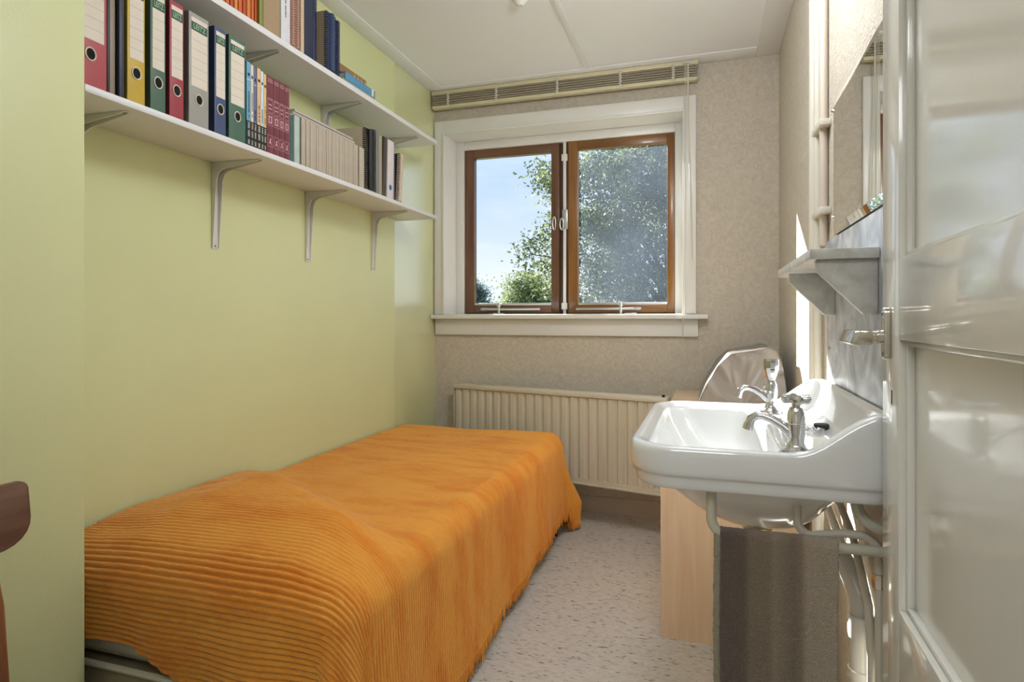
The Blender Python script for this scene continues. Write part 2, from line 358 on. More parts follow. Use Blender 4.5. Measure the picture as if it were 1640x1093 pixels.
# ------------------------------------------------------------------ radiator (swung out at its right end)
ra = empty('radiator', 'long cream panel radiator with vertical ribs under the window', 'radiator', (-1.444, 3.40, .232), rz=-math.atan(.2229))
L = 1.287; H = .492; n = 24; pw = L/n
prof = []
for i in range(n):
    x = i*pw
    for a, b_ in ((.0, 0), (.10, 0), (.28, -.012), (.72, -.012), (.90, 0)): prof.append((x+a*pw, b_))
prof.append((L, 0))
V = [(x, y-.0, z) for z in (.03, H-.03) for x, y in prof]; nn = len(prof)
V += [(x, .02, z) for z in (.03, H-.03) for x, y in prof]
f = [(i, i+1, nn+i+1, nn+i) for i in range(nn-1)]+[(2*nn+i, 3*nn+i, 3*nn+i+1, 2*nn+i+1) for i in range(nn-1)]
mb = MB().add(V, f); mb.box(0, L, 0, .02, .005, .032).box(0, L, 0, .02, H-.032, H-.01)
mb.build('panel', M['rad'], ra, local=True, smooth=True, angle=25)
mb = MB().box(-.003, L+.003, -.02, .055, H-.028, H); mb.build('top_grille', M['rad'], ra, bevel=.006, local=True)
MB().box(-.003, L+.003, -.016, .055, 0, .012).build('bottom_channel', M['rad'], ra, bevel=.003, local=True)
MB().box(-.003, L+.003, -.010, -.002, .010, .034).build('bottom_lip', M['rad'], ra, bevel=.002, local=True)
MB().box(-.004, .0, -.01, .055, .005, H-.03).build('side_panel', M['rad'], ra, local=True)
MB().tube([(L-.02, -.0, H-.01), (L-.02, -.0, H+.012)], .008, 10).build('vent_plug', M['black'], ra, local=True)
MB().tube([(.05, .03, .0), (.05, .03, -.232)], .009, 10).build('feed_pipe', M['pipe'], ra, local=True, smooth=True)

# ------------------------------------------------------------------ bed
bed = empty('single_bed', 'single box-spring bed along the green wall under the shelves', 'bed', (-1.17, 2.1, 0))
bx0, bx1, by0, by1 = -1.604, -.738, 1.118, 3.125
box(bx0, bx1, by0, by1, .115, .262).build('box_spring', M['bedbase'], bed, bevel=.012)
box(bx0, bx1, by0+.015, by1, .266, .50).build('mattress', M['quilt'], bed, bevel=.055, seg=5)
def rim(z):
    r = .04; P = []
    for cx, cy, a0 in ((bx1-r, by1-r, 0), (bx0+r, by1-r, 90), (bx0+r, by0+r, 180), (bx1-r, by0+r, 270)):
        P += [(cx+r*math.cos(R(a0+90*i/6)), cy+r*math.sin(R(a0+90*i/6)), z) for i in range(7)]
    return P+[P[0]]
MB().tube(rim(.272), .008, 8, caps=False).build('piping', M['piping'], bed, smooth=True)
for x, y in ((-.757, 1.35), (-.757, 2.085), (-.757, 3.06), (-1.57, 1.35), (-1.57, 2.085), (-1.57, 3.06)):
    MB().lathe([(.024, 0), (.026, .01), (.030, .115)], (x, y, 0), n=16).build('leg', M['rubber'], bed, smooth=True)
# blanket: ribbed chenille spread, real ribs, draped over mattress and pillow
def fbm(x, y, s, seed=0, oct=3):
    r = np.zeros_like(x); a = 1.; rg = np.random.default_rng(seed)
    for o in range(oct):
        for k_ in range(4):
            th = rg.uniform(0, 6.28); ph = rg.uniform(0, 6.28); fq = s*(2**o)*rg.uniform(.7, 1.3)
            r += a*np.sin((x*math.cos(th)+y*math.sin(th))*fq+ph)*.4
        a *= .5
    return r
Rr = .075
ix0, ix1, iy0, iy1 = -1.608, -.712-Rr, 1.115+Rr, 3.145-Rr      # inset top rectangle
topz = .520
ns, per, spp = 150, .0125, 7
near, far = .255, .47
T = (iy1-iy0)+near*1.6+far
nt_ = int(T/per*spp)
s_ = np.linspace(0, (ix1-ix0)+.50, ns); t_ = np.linspace(-near*1.6, (iy1-iy0)+far, nt_)
SS, TT = np.meshgrid(s_, t_, indexing='ij'); W0 = ix1-ix0; L0 = iy1-iy0
# skewed hem: scale the overhangs
nearov = .222 + .20*np.clip((SS-.18)/.75, 0, 1)**1.2 + .012*np.sin(SS*14)+.02*np.exp(-((SS-.12)/.06)**2)*0
b = np.where(TT < 0, -TT*(nearov/(near*1.6)), 0)
t0 = np.clip(TT, 0, L0)
b2 = np.where(TT > L0, TT-L0, 0)
a_ = np.clip(SS-W0, 0, None)*(.94+.05*np.sin(TT*2.1+.6))
s0 = np.clip(SS, 0, W0)
bb = b+b2; d = np.hypot(a_, bb)+1e-9
nx = a_/d; ny = np.where(TT > L0, bb, -bb)/d
q = math.pi/2*Rr
off = np.where(d < q, Rr*np.sin(np.clip(d, 0, q)/Rr), Rr); dz = np.where(d < q, Rr*(1-np.cos(np.clip(d, 0, q)/Rr)), Rr+(d-q))
drop = np.clip(d-q, 0, None)
# flare and folds
phi = np.arctan2(bb, a_+1e-9)
corner = np.sin(2*phi)*np.clip(drop/.2, 0, 1.5)
fold = .012*np.sin(SS*23+TT*3)*np.clip(drop/.25, 0, 1)*(ny**2) + .007*np.sin(TT*13+np.sin(TT*5)*1.2)*np.clip(drop/.3, 0, 1)*(nx**2)
fold += corner*(.045+.03*np.sin(phi*11)*np.clip(drop/.3, 0, 1)) * np.where(TT < 0, 1, .9)
off = off + fold + .035*drop + .0
X = ix0+s0+nx*off; Y = iy0+t0+ny*off; Z = topz-dz
Z = np.maximum(Z, .03)
# pillow hump under the near end; boundary runs diagonally
dd = ((X+1.56)*.536+(Y-1.97)*.844)*-1.0    # distance to the near side of the pillow edge
u_ = np.clip((dd+.02)/.20, 0, 1); hump = u_*u_*(3-2*u_)
fade = np.clip((Y-1.02)/.40, 0, 1); fade = fade*fade*(3-2*fade)
side = np.clip((-.70-X)/.22, 0, 1); side = side*side*(3-2*side)
wall = .45+.55*np.clip((X+1.62)/.25, 0, 1)
topw = np.exp(-dz/.10)
Z = Z + .088*hump*(.10+.90*fade)*side*wall*topw
# dips on the flat part
Z = Z + topw*(.004*fbm(X, Y, 5, 3)+.0015*fbm(X, Y*2.0, 16, 5))
# small crumple on the near end
Y = Y - np.where(TT < 0, 1, 0)*(.006*np.sin(SS*9+Z*8)*np.clip(drop/.1, 0, 1))
P3 = np.stack([X, Y, Z], -1)
# normals for the rib displacement
du = np.gradient(P3, axis=0); dv = np.gradient(P3, axis=1); nr = np.cross(du, dv); nr /= (np.linalg.norm(nr, axis=-1, keepdims=True)+1e-9)
nr *= np.sign(nr[..., 2:3].mean()) if True else 1
wav = .25*fbm(SS*1.0, TT*.6, 6, 9)
TPH = np.where(TT < 0, -b, TT)
ph = (TPH/per+wav)*2*math.pi
rib = np.abs(np.cos(ph/2))**.75
grain = rng.normal(0, 1, SS.shape)*.00022
amp = .0066*(1-.42*np.clip(topw*(1-hump), 0, 1))
P3 = P3+nr*(amp*rib+grain*1.0+.0006*fbm(SS, TT, 120, 11, 2))[..., None]
P3[..., 0] = np.maximum(P3[..., 0], -1.6185)
P3[..., 1] = np.where(P3[..., 0] < -1.382, np.maximum(P3[..., 1], 1.066), P3[..., 1])
mbk = MB(); mbk.v = [tuple(p) for p in P3.reshape(-1, 3)]
I = (np.arange(ns-1)[:, None]*nt_+np.arange(nt_-1)[None, :]).ravel()
mbk.f = [tuple(q_) for q_ in np.stack([I, I+1, I+nt_+1, I+nt_], 1).tolist()]
def blanket_mat():
    m = mat('orange chenille', (.82, .47, .10), .85, bump=.5, bscale=420, sheen=1.0)
    t = m.node_tree; bs = t.nodes['Principled BSDF']; tcn = t.nodes['Texture Coordinate']
    bs.inputs['Sheen Roughness'].default_value = .32; bs.inputs['Sheen Tint'].default_value = (*lin((1, .86, .68)), 1)
    mpn = t.nodes.new('ShaderNodeMapping'); mpn.inputs['Scale'].default_value = (1, 3.2, 1); t.links.new(tcn.outputs['Object'], mpn.inputs[0])
    n = t.nodes.new('ShaderNodeTexNoise'); n.inputs['Scale'].default_value = 3.4; n.inputs['Detail'].default_value = 6; n.inputs['Roughness'].default_value = .65
    t.links.new(mpn.outputs[0], n.inputs[0]); r = t.nodes.new('ShaderNodeValToRGB'); t.links.new(n.outputs[0], r.inputs[0])
    r.color_ramp.elements[0].position = .34; r.color_ramp.elements[0].color = (*lin((.90, .53, .11)), 1)
    r.color_ramp.elements[1].position = .56; r.color_ramp.elements[1].color = (*lin((.95, .65, .24)), 1)
    t.links.new(r.outputs[0], bs.inputs['Base Color']); return m
M['blanket'] = blanket_mat()
bk = mbk.build('bedspread', M['blanket'], smooth=True, angle=180)
tag(bk, 'ribbed orange chenille bedspread with a fringe draped over the single bed', 'bedspread')
# fringe along the long hem and the foot hem
fr = MB()
hem = P3[-1]; hem2 = P3[:, -1]
def fringe(line, step, ln):
    acc = 0; last = line[0]
    for p in line[1:]:
        acc += np.linalg.norm(p-last); last = p
        if acc > step:
            acc = 0; l_ = ln*random.uniform(.75, 1.15); zb = max(.008, p[2]-l_); dx, dy = random.uniform(-.007, .007), random.uniform(-.009, .009)
            fr.tube([(p[0], p[1], p[2]+.004), (p[0]+dx*.4, p[1]+dy*.4, (p[2]+zb)/2), (p[0]+dx, p[1]+dy, zb)], [.0032, .0028, .0010], 5)
fringe(hem, .0072, .045); fringe(hem2[int(ns*.55):], .0072, .045)
MBf = fr.build('fringe', M['blanket'], bk, smooth=True, kind='stuff')

# ------------------------------------------------------------------ wall shelves and brackets
def shelf(z0, z1, lab, where):
    return tag(box(XL+.002, -1.39, 1.063, 3.025, z0, z1).build('wall_shelf', M['shelf'], bevel=.0015), lab, 'shelf')
shelf(1.652, 1.670, 'long white laminate shelf, the lower one, holding ring binders and booklets', 0)
shelf(2.054, 2.076, 'long white laminate shelf, the upper one near the ceiling', 0)
def make_bracket(y, z, first=None):
    o = empty('shelf_bracket', '', 'shelf bracket', (XL, y, z-.295))
    w = .013
    def arm(a, b_, va):  # tapered u-channel: back plate and two cheeks
        pass
    # wall arm
    mb = MB(); hw = .014
    mb.prism([(y-hw, z-.295), (y+hw, z-.295), (y+hw, z), (y-hw, z)], 'X', XL, XL+.0025)
    for sgn in (-1, 1):
        yy = y+sgn*hw
        mb.prism([(XL+.002, z-.29), (XL+.006, z-.294), (XL+.022, z-.06), (XL+.032, z-.035), (XL+.002, z-.002)], 'Y', yy-.0015, yy+.0015)
    va = mb.build('wall_arm', M['bracket'], o)
    mb = MB(); mb.prism([(XL+.002, y-hw), (XL+.195, y-hw*.6), (XL+.2, y), (XL+.195, y+hw*.6), (XL+.002, y+hw)], 'Z', z-.0025, z-.0002)
    for sgn in (-1, 1):
        a = y+sgn*hw; b_ = y+sgn*hw*.55
        V = [(XL+.002, a-.0015, z-.002), (XL+.002, a+.0015, z-.002), (XL+.03, a-.0015, z-.036), (XL+.03, a+.0015, z-.036), (XL+.05, a-.0015, z-.026), (XL+.05, a+.0015, z-.026), (XL+.19, b_-.0015, z-.005), (XL+.19, b_+.0015, z-.005), (XL+.195, b_-.0015, z-.002), (XL+.195, b_+.0015, z-.002)]
        mb.add(V, [(0, 2, 4, 6, 8), (1, 9, 7, 5, 3), (0, 1, 3, 2), (2, 3, 5, 4), (4, 5, 7, 6), (6, 7, 9, 8), (8, 9, 1, 0)])
    mb.build('shelf_arm', M['bracket'], o)
    mb = MB().lathe([(.0, .004), (.003, .0038), (.0042, .0025)], (XL, y, z-.285), n=10, axis='X', caps=False); mb.build('screw', M['screw'], o)
    mb = MB().lathe([(.0, .004), (.003, .0038), (.0042, .0025)], (XL, y, z-.06), n=10, axis='X', caps=False); mb.build('screw', M['screw'], o)
    MB().lathe([(.0, -.006), (.003, -.0055), (.0045, -.0025)], (XL+.185, y, z), n=10, caps=False).build('screw', M['screw'], o)
    return o
nm = ['nearest the camera', 'second from the camera', 'third from the camera', 'nearest the window']
for i, y in enumerate((1.20, 1.70, 2.213, 2.745)):
    b_ = make_bracket(y, 1.652); b_['label'] = 'white metal bracket under the lower shelf, '+nm[i]; b_['group'] = 'brackets of the lower shelf'
for i, y in enumerate((1.26, 1.79, 2.325, 2.863)):
    b_ = make_bracket(y, 2.054); b_['label'] = 'white metal bracket under the upper shelf, '+nm[i]; b_['group'] = 'brackets of the upper shelf'

# ------------------------------------------------------------------ things on the shelves
def uy(u, x=-1.39):  # photograph column -> Y on the shelf front
    a = (u-820)/980.; c, s = math.cos(R(17.7)), math.sin(R(17.7)); return x*(a*s+c)/(a*c-s)
XF = -1.392
def binder(y0, y1, col, label, h=.318, rough=.5, lab=(.055, .24), xf=XF, dep=.190, z=1.670, ringh=.075):
    w = y1-y0
    o = empty('ring_binder', label, 'ring binder', (xf-dep/2, (y0+y1)/2, z))
    c = mat('binder cloth', col, rough, var=.03, vscale=30)
    dk = mat('binder side', tuple(x*.82 for x in col), rough, var=.03, vscale=30)
    MB().box(xf-.003, xf, y0, y1, z, z+h).build('spine', c, o, bevel=.001)
    MB().box(xf-dep, xf-.003, y0, y0+.003, z, z+h).build('cover', dk, o)
    MB().box(xf-dep, xf-.003, y1-.003, y1, z, z+h).build('cover', dk, o)
    MB().box(xf-dep+.01, xf-.012, y0+.004, y1-.004, z+.004, z+h-.012).build('paper_block', M['paper'], o)
    # label
    m = w*.085; a, b_ = y0+m+.002, y1-m
    z0, z1 = z+h*.345, z+h*.96
    l = MB().box(xf, xf+.0006, a, b_, z0, z1).build('spine_label', M['paper'], o)
    g0, g1 = z1-h*.115, z1-h*.04
    MB().box(xf+.0006, xf+.0010, a, b_, g0, g1).build('label_band', M['lgreen'], l)
    for k_ in range(1, 6):
        zz = z0+(g0-z0)*k_/6; MB().box(xf+.0006, xf+.0009, a, b_, zz, zz+.0007).build('ruled_line', M['pline'], l)
    mt = Matrix.Translation(Vector((xf+.0011, (a+b_)/2, (g0+g1)/2))-Vector(o.location)) @ Matrix(((0, 0, 1, 0), (1, 0, 0, 0), (0, 1, 0, 0), (0, 0, 0, 1)))
    sz = (g1-g0)*.86; wt = sz*2.75
    text_obj('LEITZ', sz, M['lmint'], l, mt, sx=min(1.25, (b_-a)*.86/wt), bold=sz*.012)
    # ring hole
    cy = (y0+y1)/2; cz_ = z+ringh
    rg = MB()
    for nm_, r0, r1, dx, mm in (('finger_ring', .0105, .0135, .0018, M['alu']),):
        P = [(xf+.0012, cy+.0125*math.cos(g), cz_+.0150*math.sin(g)) for g in [2*math.pi*i/24 for i in range(25)]]
        rn = MB().tube(P, .0017, 6, caps=False).build(nm_, M['paper'], o, smooth=True)
    MB().lathe([(.0, .0008), (.0122, .0008), (.0122, 0)], (xf, cy, cz_), n=24, axis='X', caps=False).build('finger_hole', M['hole'], o)
    return o
def sbook(name, y0, y1, col, h, label, cat, dep=.2, xf=XF, z=1.670, group=None, lean=0, rough=.5, page=True):
    o = empty(name, label, cat, (xf-dep/2, (y0+y1)/2, z), group); o.rotation_euler = (lean, 0, 0)
    c = mat(name+' cover', col, rough, var=.04, vscale=30)
    hw = (y1-y0)/2; d2 = dep/2
    lp = dict(local=True)
    MB().box(d2-.0025, d2, -hw, hw, 0, h).build('spine', c, o, bevel=min(.0012, hw*.3), **lp)
    t = min(.0015, hw*.3)
    MB().box(-d2, d2-.0025, -hw, -hw+t, 0, h).build('cover', c, o, **lp)
    MB().box(-d2, d2-.0025, hw-t, hw, 0, h).build('cover', c, o, **lp)
    if page: MB().box(-d2+.004, d2-.003, -hw+t, hw-t, .003, h-.004).build('pages', M['paper'], o, **lp)
    return o
def comb(o, hw, h, d2, m, n=None):
    n = n or int(h/.0085); mb = MB()
    for i in range(n):
        z = .008+(h-.016)*i/(n-1); mb.box(d2-.012, d2+.004, -hw*1.25-.0012, hw*1.25+.0012, z-.0026, z+.0022)
    mb.tube([(d2+.002, 0, .006), (d2+.002, 0, h-.006)], max(.0025, hw*.6), 10)
    c = mb.build('comb_spine', m, o, local=True, kind='stuff'); return c
# binders, by the columns of their spines
for (u0, u1, col, lab) in [
    (118, 172, (.68, .30, .32), 'red ring binder at the near end beside the alcove corner'),
    (205, 233, (.77, .65, .22), 'mustard yellow ring binder, the only yellow one'),
    (242, 266, (.29, .41, .34), 'dark green ring binder between the yellow and the red one'),
    (272.6, 295, (.62, .23, .27), 'red ring binder between the dark green and the grey one'),
    (303.5, 335, (.62, .61, .58), 'wide grey ring binder with a ruled spine label'),
    (344.5, 362.6, (.25, .31, .46), 'slim blue ring binder between the grey and the green one'),
    (367.5, 394, (.29, .42, .36), 'dark green ring binder standing next to the thin paperbacks')]:
    binder(uy(u0), uy(u1), col, lab)
sbook('folder', uy(173), uy(177.5), (.12, .11, .17), .30, 'thin black folder right of the nearest red binder', 'folder')
sbook('cardboard_file', uy(179), uy(190.5), (.59, .525, .435), .30, 'thick taupe cardboard file between two dark folders', 'file', xf=XF-.01)
sbook('folder', uy(192), uy(200), (.14, .17, .25), .305, 'dark navy folder left of the yellow binder', 'folder')
# thin paperbacks with black feet
pb = [((396, 402.2), (.40, .64, .76), 'cyan'), ((402.6, 407), (.86, .80, .72), 'cream'), ((407.5, 411.9), (.36, .42, .58), 'blue'),
      ((412.8, 418.6), (.84, .70, .54), 'tan'), ((419, 422.8), (.80, .86, .90), 'pale blue'), ((423.2, 427.6), (.86, .72, .50), 'ochre')]
blackp = mat('black print', (.10, .10, .10), .6, var=.05); whitep = mat('white print', (.86, .84, .78), .6, var=.05)
goldp = mat('pink cream print', (.84, .66, .68), .6, var=.05)
def strokes(x, z0, z1, w, n_):   # print too small to read: a column of letter-like strokes
    r = random.Random(int(z1*1e4)+n_); mb = MB(); st = (z1-z0)/n_
    for i_ in range(n_):
        if r.random() < .12: continue
        a = z0+st*i_; k1 = r.choice((0, 1, 2))
        mb.box(x, x+.0004, -w, w, a+st*.1, a+st*.32)
        if k1 != 0: mb.box(x, x+.0004, -w, w, a+st*.62, a+st*.84)
        if k1 != 1: mb.box(x, x+.0004, -w*.15, w*.15, a+st*.1, a+st*.84)
        if k1 != 2: mb.box(x, x+.0004, w*.7, w, a+st*.1, a+st*.8)
    return mb
for i, ((u0, u1), c, n_) in enumerate(pb):
    y0, y1 = uy(u0), uy(u1); h = .266-.003*(i % 3)-i*.001
    o = sbook('paperback', y0, y1, c, h, 'thin %s paperback with a black foot beside the dark red volumes' % n_, 'book', group='thin paperbacks with black feet', dep=.17)
    hw = (y1-y0)/2; d2 = .085
    b_ = MB().box(d2, d2+.0005, -hw, hw, 0, .078).build('spine_foot', blackp, o, local=True)
    strokes(d2+.0005, .004, .024, hw*.5, 4).build('foot_lettering', whitep, b_, local=True, kind='stuff')
    strokes(d2+.0005, .028, .074, hw*.5, 9).build('foot_lettering', whitep, b_, local=True, kind='stuff')
    strokes(d2, .088, (.178, .172, .12, .142, .135, .15)[i], hw*.4, 17).build('spine_lettering', blackp, o, local=True, kind='stuff')
    MB().box(d2, d2+.0005, -hw*.5, hw*.5, h-.045, h-.036).build('spine_mark', blackp, o, local=True)
    MB().box(d2, d2+.0005, -hw, hw, h-.058, h-.056).build('spine_mark', whitep, o, local=True)
for i, (u0, u1) in enumerate(((428.5, 438.7), (439.1, 448.1), (448.4, 456), (456.3, 464.2))):
    y0, y1 = uy(u0), uy(u1); hw = (y1-y0)/2; h = .258
    o = sbook('bound_volume', y0, y1, (.45, .21, .255), h, 'dark red bound volume with cream spine ornaments, %s of four' % ['nearest the binders', 'second', 'third', 'nearest the window'][i], 'book', group='dark red bound volumes', dep=.18, rough=.35)
    d2 = .09; orn = MB()
    def fr_(z0, z1, t=.0009):
        orn.box(d2, d2+.0006, -hw*.85, hw*.85, z0, z0+t).box(d2, d2+.0006, -hw*.85, hw*.85, z1-t, z1).box(d2, d2+.0006, -hw*.85, -hw*.85+t, z0, z1).box(d2, d2+.0006, hw*.85-t, hw*.85, z0, z1)
    fr_(.135, .178); fr_(.180, .183); fr_(.093, .131); fr_(.022, .060); fr_(.237, .240); fr_(.244, .247)
    orn.box(d2, d2+.0006, -hw*.55, hw*.5, .147, .1505).box(d2, d2+.0006, -hw*.55, hw*.5, .160, .1635)
    orn.box(d2, d2+.0006, -hw*.5, hw*.5, .100, .104).box(d2, d2+.0006, -hw*.5, hw*.5, .120, .124).box(d2, d2+.0006, -hw*.5, -hw*.25, .104, .12).box(d2, d2+.0006, hw*.25, hw*.5, .104, .12)
    orn.prism([(-hw*.5, .03), (-hw*.1, .034), (hw*.4, .029), (hw*.1, .042), (hw*.5, .053), (-.0, .046), (-hw*.2, .050), (-hw*.15, .040)], 'X', d2, d2+.0006)
    orn.build('spine_ornament', goldp, o, local=True, kind='stuff')
# mixed thin things
for (u0, u1, c, h, nm_, lab, xf) in [
    (464.8, 466.2, (.28, .36, .28), .225, 'leaflet', 'very thin dark green leaflet right of the red volumes', XF-.01),
    (466.6, 468.6, (.84, .82, .76), .20, 'leaflet', 'thin white leaflet beside the dark green leaflet', XF-.03),
    (469.0, 471.6, (.36, .58, .74), .165, 'leaflet', 'thin sky blue leaflet beside the white one', XF-.03),
    (472.0, 474.0, (.24, .26, .42), .170, 'leaflet', 'thin navy leaflet beside the pale green book', XF-.03),
    (474.5, 483.0, (.68, .76, .72), .172, 'booklet', 'pale green booklet left of the grey journals', XF-.006)]:
    sbook(nm_, uy(u0), uy(u1), c, h, lab, nm_, dep=.15, xf=xf)
# grey journals: one source, copies in a loop
y0, y1 = uy(483.8), uy(574.5); nj = 30; w_ = (y1-y0)/nj
src = sbook('journal', y0, y0+w_*.94, (.71, .665, .60), .172, 'thin greige journal in the long row of alike journals', 'journal', group='greige journals in a row', dep=.165)
kids = list(src.children)
for i in range(1, nj):
    c = src.copy(); COL.objects.link(c); c.location.y = src.location.y+w_*i; c.location.x = src.location.x+random.uniform(-.0012, .0012)
    c.scale.z = 1+random.uniform(-.012, .006)
    for kc in kids:
        d_ = kc.copy(); COL.objects.link(d_); d_.parent = c
sbook('journal_volume', uy(576.2), uy(584), (.72, .68, .61), .170, 'thicker greige journal at the window end of the row', 'journal', dep=.165)
# stack lying on top of the journals
for i in range(3):
    tag(box(XF-.19, XF-.03+.004*i, y0-.022+.006*i, y0+.41-.02*i, 1.8445+i*.0095, 1.8535+i*.0095).build('journal', mat('lying journal', (.76-.02*i, .72-.02*i, .65), .6, var=.03), bevel=.0008), 'greige journal lying flat on the standing row, %s' % ['bottom', 'middle', 'top'][i], 'journal', 'greige journals lying flat')
def bound(y0, y1, col, h, label, ccol, dep=.185, z=1.670, xf=XF-.006, lean=0, cat='bound report', group=None, name='comb_bound_report'):
    o = empty(name, label, cat, (xf-dep/2, (y0+y1)/2, z), group); o.rotation_euler = (lean, 0, 0)
    hw = (y1-y0)/2; d2 = dep/2; c = mat('report cover', col, .6, var=.03)
    MB().box(-d2, d2, -hw, -hw+.0015, 0, h).build('cover', c, o, local=True)
    MB().box(-d2, d2, hw-.0015, hw, 0, h).build('cover', c, o, local=True)
    MB().box(-d2+.002, d2-.001, -hw+.0016, hw-.0016, .001, h-.001).build('pages', M['paper'], o, local=True)
    comb(o, hw*.8, h, d2, mat('comb plastic', ccol, .4, var=.05)); return o
bound(uy(587.5), uy(602.5), (.74, .69, .60), .272, 'tall cream report with black comb right of the journals', (.08, .08, .09))
sbook('folder', uy(603), uy(606.6), (.50, .51, .51), .280, 'grey folder pressed against the black-combed report', 'folder', dep=.22)
sbook('folder', uy(607.2), uy(612.6), (.62, .59, .50), .265, 'beige folder between the grey and the dark brown one', 'folder', dep=.2, page=False)
sbook('folder', uy(613.2), uy(618.6), (.27, .24, .21), .270, 'dark brown folder leaning slightly on the white file', 'folder', dep=.2, lean=-.045)
wf_ = sbook('file_box', uy(620.5), uy(630.5), (.84, .80, .80), .268, 'white file with a round blue sticker and blue edges', 'file', dep=.2, lean=-.035)
hw = (uy(630.5)-uy(620.5))/2
bluem = mat('blue sticker', (.20, .38, .70), .5, var=.03)
MB().lathe([(0, .0008), (.0125, .0008), (.0125, 0)], (.1, 0, .05), n=20, axis='X', caps=False).build('round_sticker', bluem, wf_, local=True)
MB().box(.09, .1005, hw-.002, hw+.0005, 0, .268).build('blue_edge', bluem, wf_, local=True)
sbook('folder', uy(633.8), uy(638.5), (.60, .61, .60), .225, 'pale grey folder near the end of the lower shelf', 'folder', dep=.2, xf=XF-.02)
bound(uy(639.4), uy(644.2), (.14, .14, .15), .235, 'black report with pale comb leaning at the end of the lower shelf', (.80, .72, .64), lean=-.09, dep=.2)

# upper shelf
Z2 = 2.076
def u2(u): return uy(u)
no_ = 16; a0, a1 = u2(300), u2(416); w_ = (a1-a0)/no_
om = [mat('orange folder', c, .55, var=.08, vscale=40, stretch=(1, 3, .1)) for c in ((.82, .42, .16), (.72, .31, .13), (.86, .53, .25))]
src = None
for i in range(no_):
    o = empty('hanging_file', 'orange card file, one of the tight row of orange files on the upper shelf', 'file', (XF-.12, a0+w_*(i+.5), Z2), 'orange card files')
    if src is None or i < 3:
        MB().box(-.1, .112, -w_*.46, w_*.46, 0, .25).build('card_cover', om[i % 3], o, local=True, bevel=.001)
        MB().box(.104, .117, -w_*.20, w_*.25, .002, .248).build('fold', om[(i+1) % 3], o, local=True, bevel=.001)
        src = src or []; src.append(list(o.children))
    else:
        for kc in src[i % 3]:
            d_ = kc.copy(); COL.objects.link(d_); d_.parent = o
    o.location.x += random.uniform(-.003, .0)
sbook('folder', u2(416.4), u2(422.0), (.52, .54, .26), .31, 'olive green folder right of the orange files', 'folder', z=Z2)
sbook('archive_box', u2(422.6), u2(449.6), (.64, .55, .43), .30, 'wide brown cardboard archive box on the upper shelf', 'box', z=Z2, page=False, rough=.8)
wbk = sbook('binder_file', u2(450.8), u2(465.4), (.84, .84, .85), .30, 'white file with small vertical lettering on the upper shelf', 'file', z=Z2)
strokes(.1, .085, .175, .0035, 15).build('spine_lettering', blackp, wbk, local=True, kind='stuff')
bound(u2(466.5), u2(474.5), (.70, .60, .50), .30, 'cream report with pale comb beside the white file', (.66, .50, .44), z=Z2)
bound(u2(475.2), u2(482.0), (.70, .60, .50), .295, 'cream report with pale comb, second from the white file', (.66, .50, .44), z=Z2)
sbook('booklet', u2(482.6), u2(488), (.78, .70, .58), .29, 'cream booklet left of the navy binder', 'booklet', z=Z2)
sbook('ring_binder', u2(488.8), u2(502.0), (.15, .18, .28), .318, 'plain dark navy binder on the upper shelf', 'ring binder', z=Z2)
bound(u2(505), u2(517), (.72, .68, .60), .30, 'tall report with navy comb behind the cream reports', (.12, .16, .32), z=Z2, xf=XF-.03)
bound(u2(526.5), u2(538.5), (.66, .60, .48), .232, 'tan report with blue comb beside the lying books', (.18, .25, .40), z=Z2)
bound(u2(539.4), u2(545.6), (.66, .60, .48), .225, 'tan report with navy comb next to the lying books', (.10, .14, .28), z=Z2)
tag(MB().tube([(XF-.16, u2(520), Z2+.015), (XF-.16, u2(520), Z2+.29)], .014, 14).build('paper_roll', mat('rolled paper', (.80, .74, .66), .7, var=.04), smooth=True), 'rolled cream paper standing behind the tan reports', 'paper roll')
def flatbook(ua, ub, x0, x1, z0, h, col, lab, cat='book', name='lying_book', rz=0, pages=True):
    a, b_ = u2(ua), u2(ub); o = empty(name, lab, cat, ((x0+x1)/2, (a+b_)/2, z0), 'books lying flat at the end of the upper shelf'); o.rotation_euler = (0, 0, rz)
    dx, dy = (x1-x0)/2, (b_-a)/2; c = mat('lying cover', col, .45, var=.05)
    MB().box(-dx, dx, -dy, dy, 0, .0025).build('cover', c, o, local=True); MB().box(-dx, dx, -dy, dy, h-.0025, h).build('cover', c, o, local=True)
    MB().box(dx-.003, dx, -dy, dy, .0025, h-.0025).build('spine', c, o, local=True, bevel=.0008)
    MB().box(-dx+.004, dx-.003, -dy+.004, dy-.004, .0025, h-.0025).build('pages', M['paper'], o, local=True); return o
flatbook(551, 601, -1.56, XF-.004, Z2, .010, (.62, .66, .62), 'pale grey-green book lying flat at the bottom of the pile')
fb = flatbook(554, 602.5, -1.56, XF-.002, Z2+.0105, .030, (.32, .55, .70), 'bright blue thick book lying in the pile', rz=.01)
MB().box(.0, .086, .085, .1, -.0, .0302).build('cover_band', whitep, fb, local=True)
fb = flatbook(549, 594, -1.57, XF-.02, Z2+.041, .032, (.55, .43, .28), 'brown patterned box file lying on top of the blue book', cat='box', name='lying_box')
mb = MB(); L_ = (u2(594)-u2(549))/2
for i in range(4): mb.prism([(-.01+.022*i, .001), (.010+.022*i, .031), (.012+.022*i, .001)], 'X', .0795, .0801)
d2_ = (-1.412+1.57)/2
mb = MB()
for i in range(4): mb.prism([(.0+.028*i, .002), (.012+.028*i, .030), (.026+.028*i, .002)], 'X', d2_, d2_+.0008)
mb.build('printed_triangles', mat('tan triangle print', (.74, .60, .46), .6, var=.04), fb, local=True, kind='stuff')

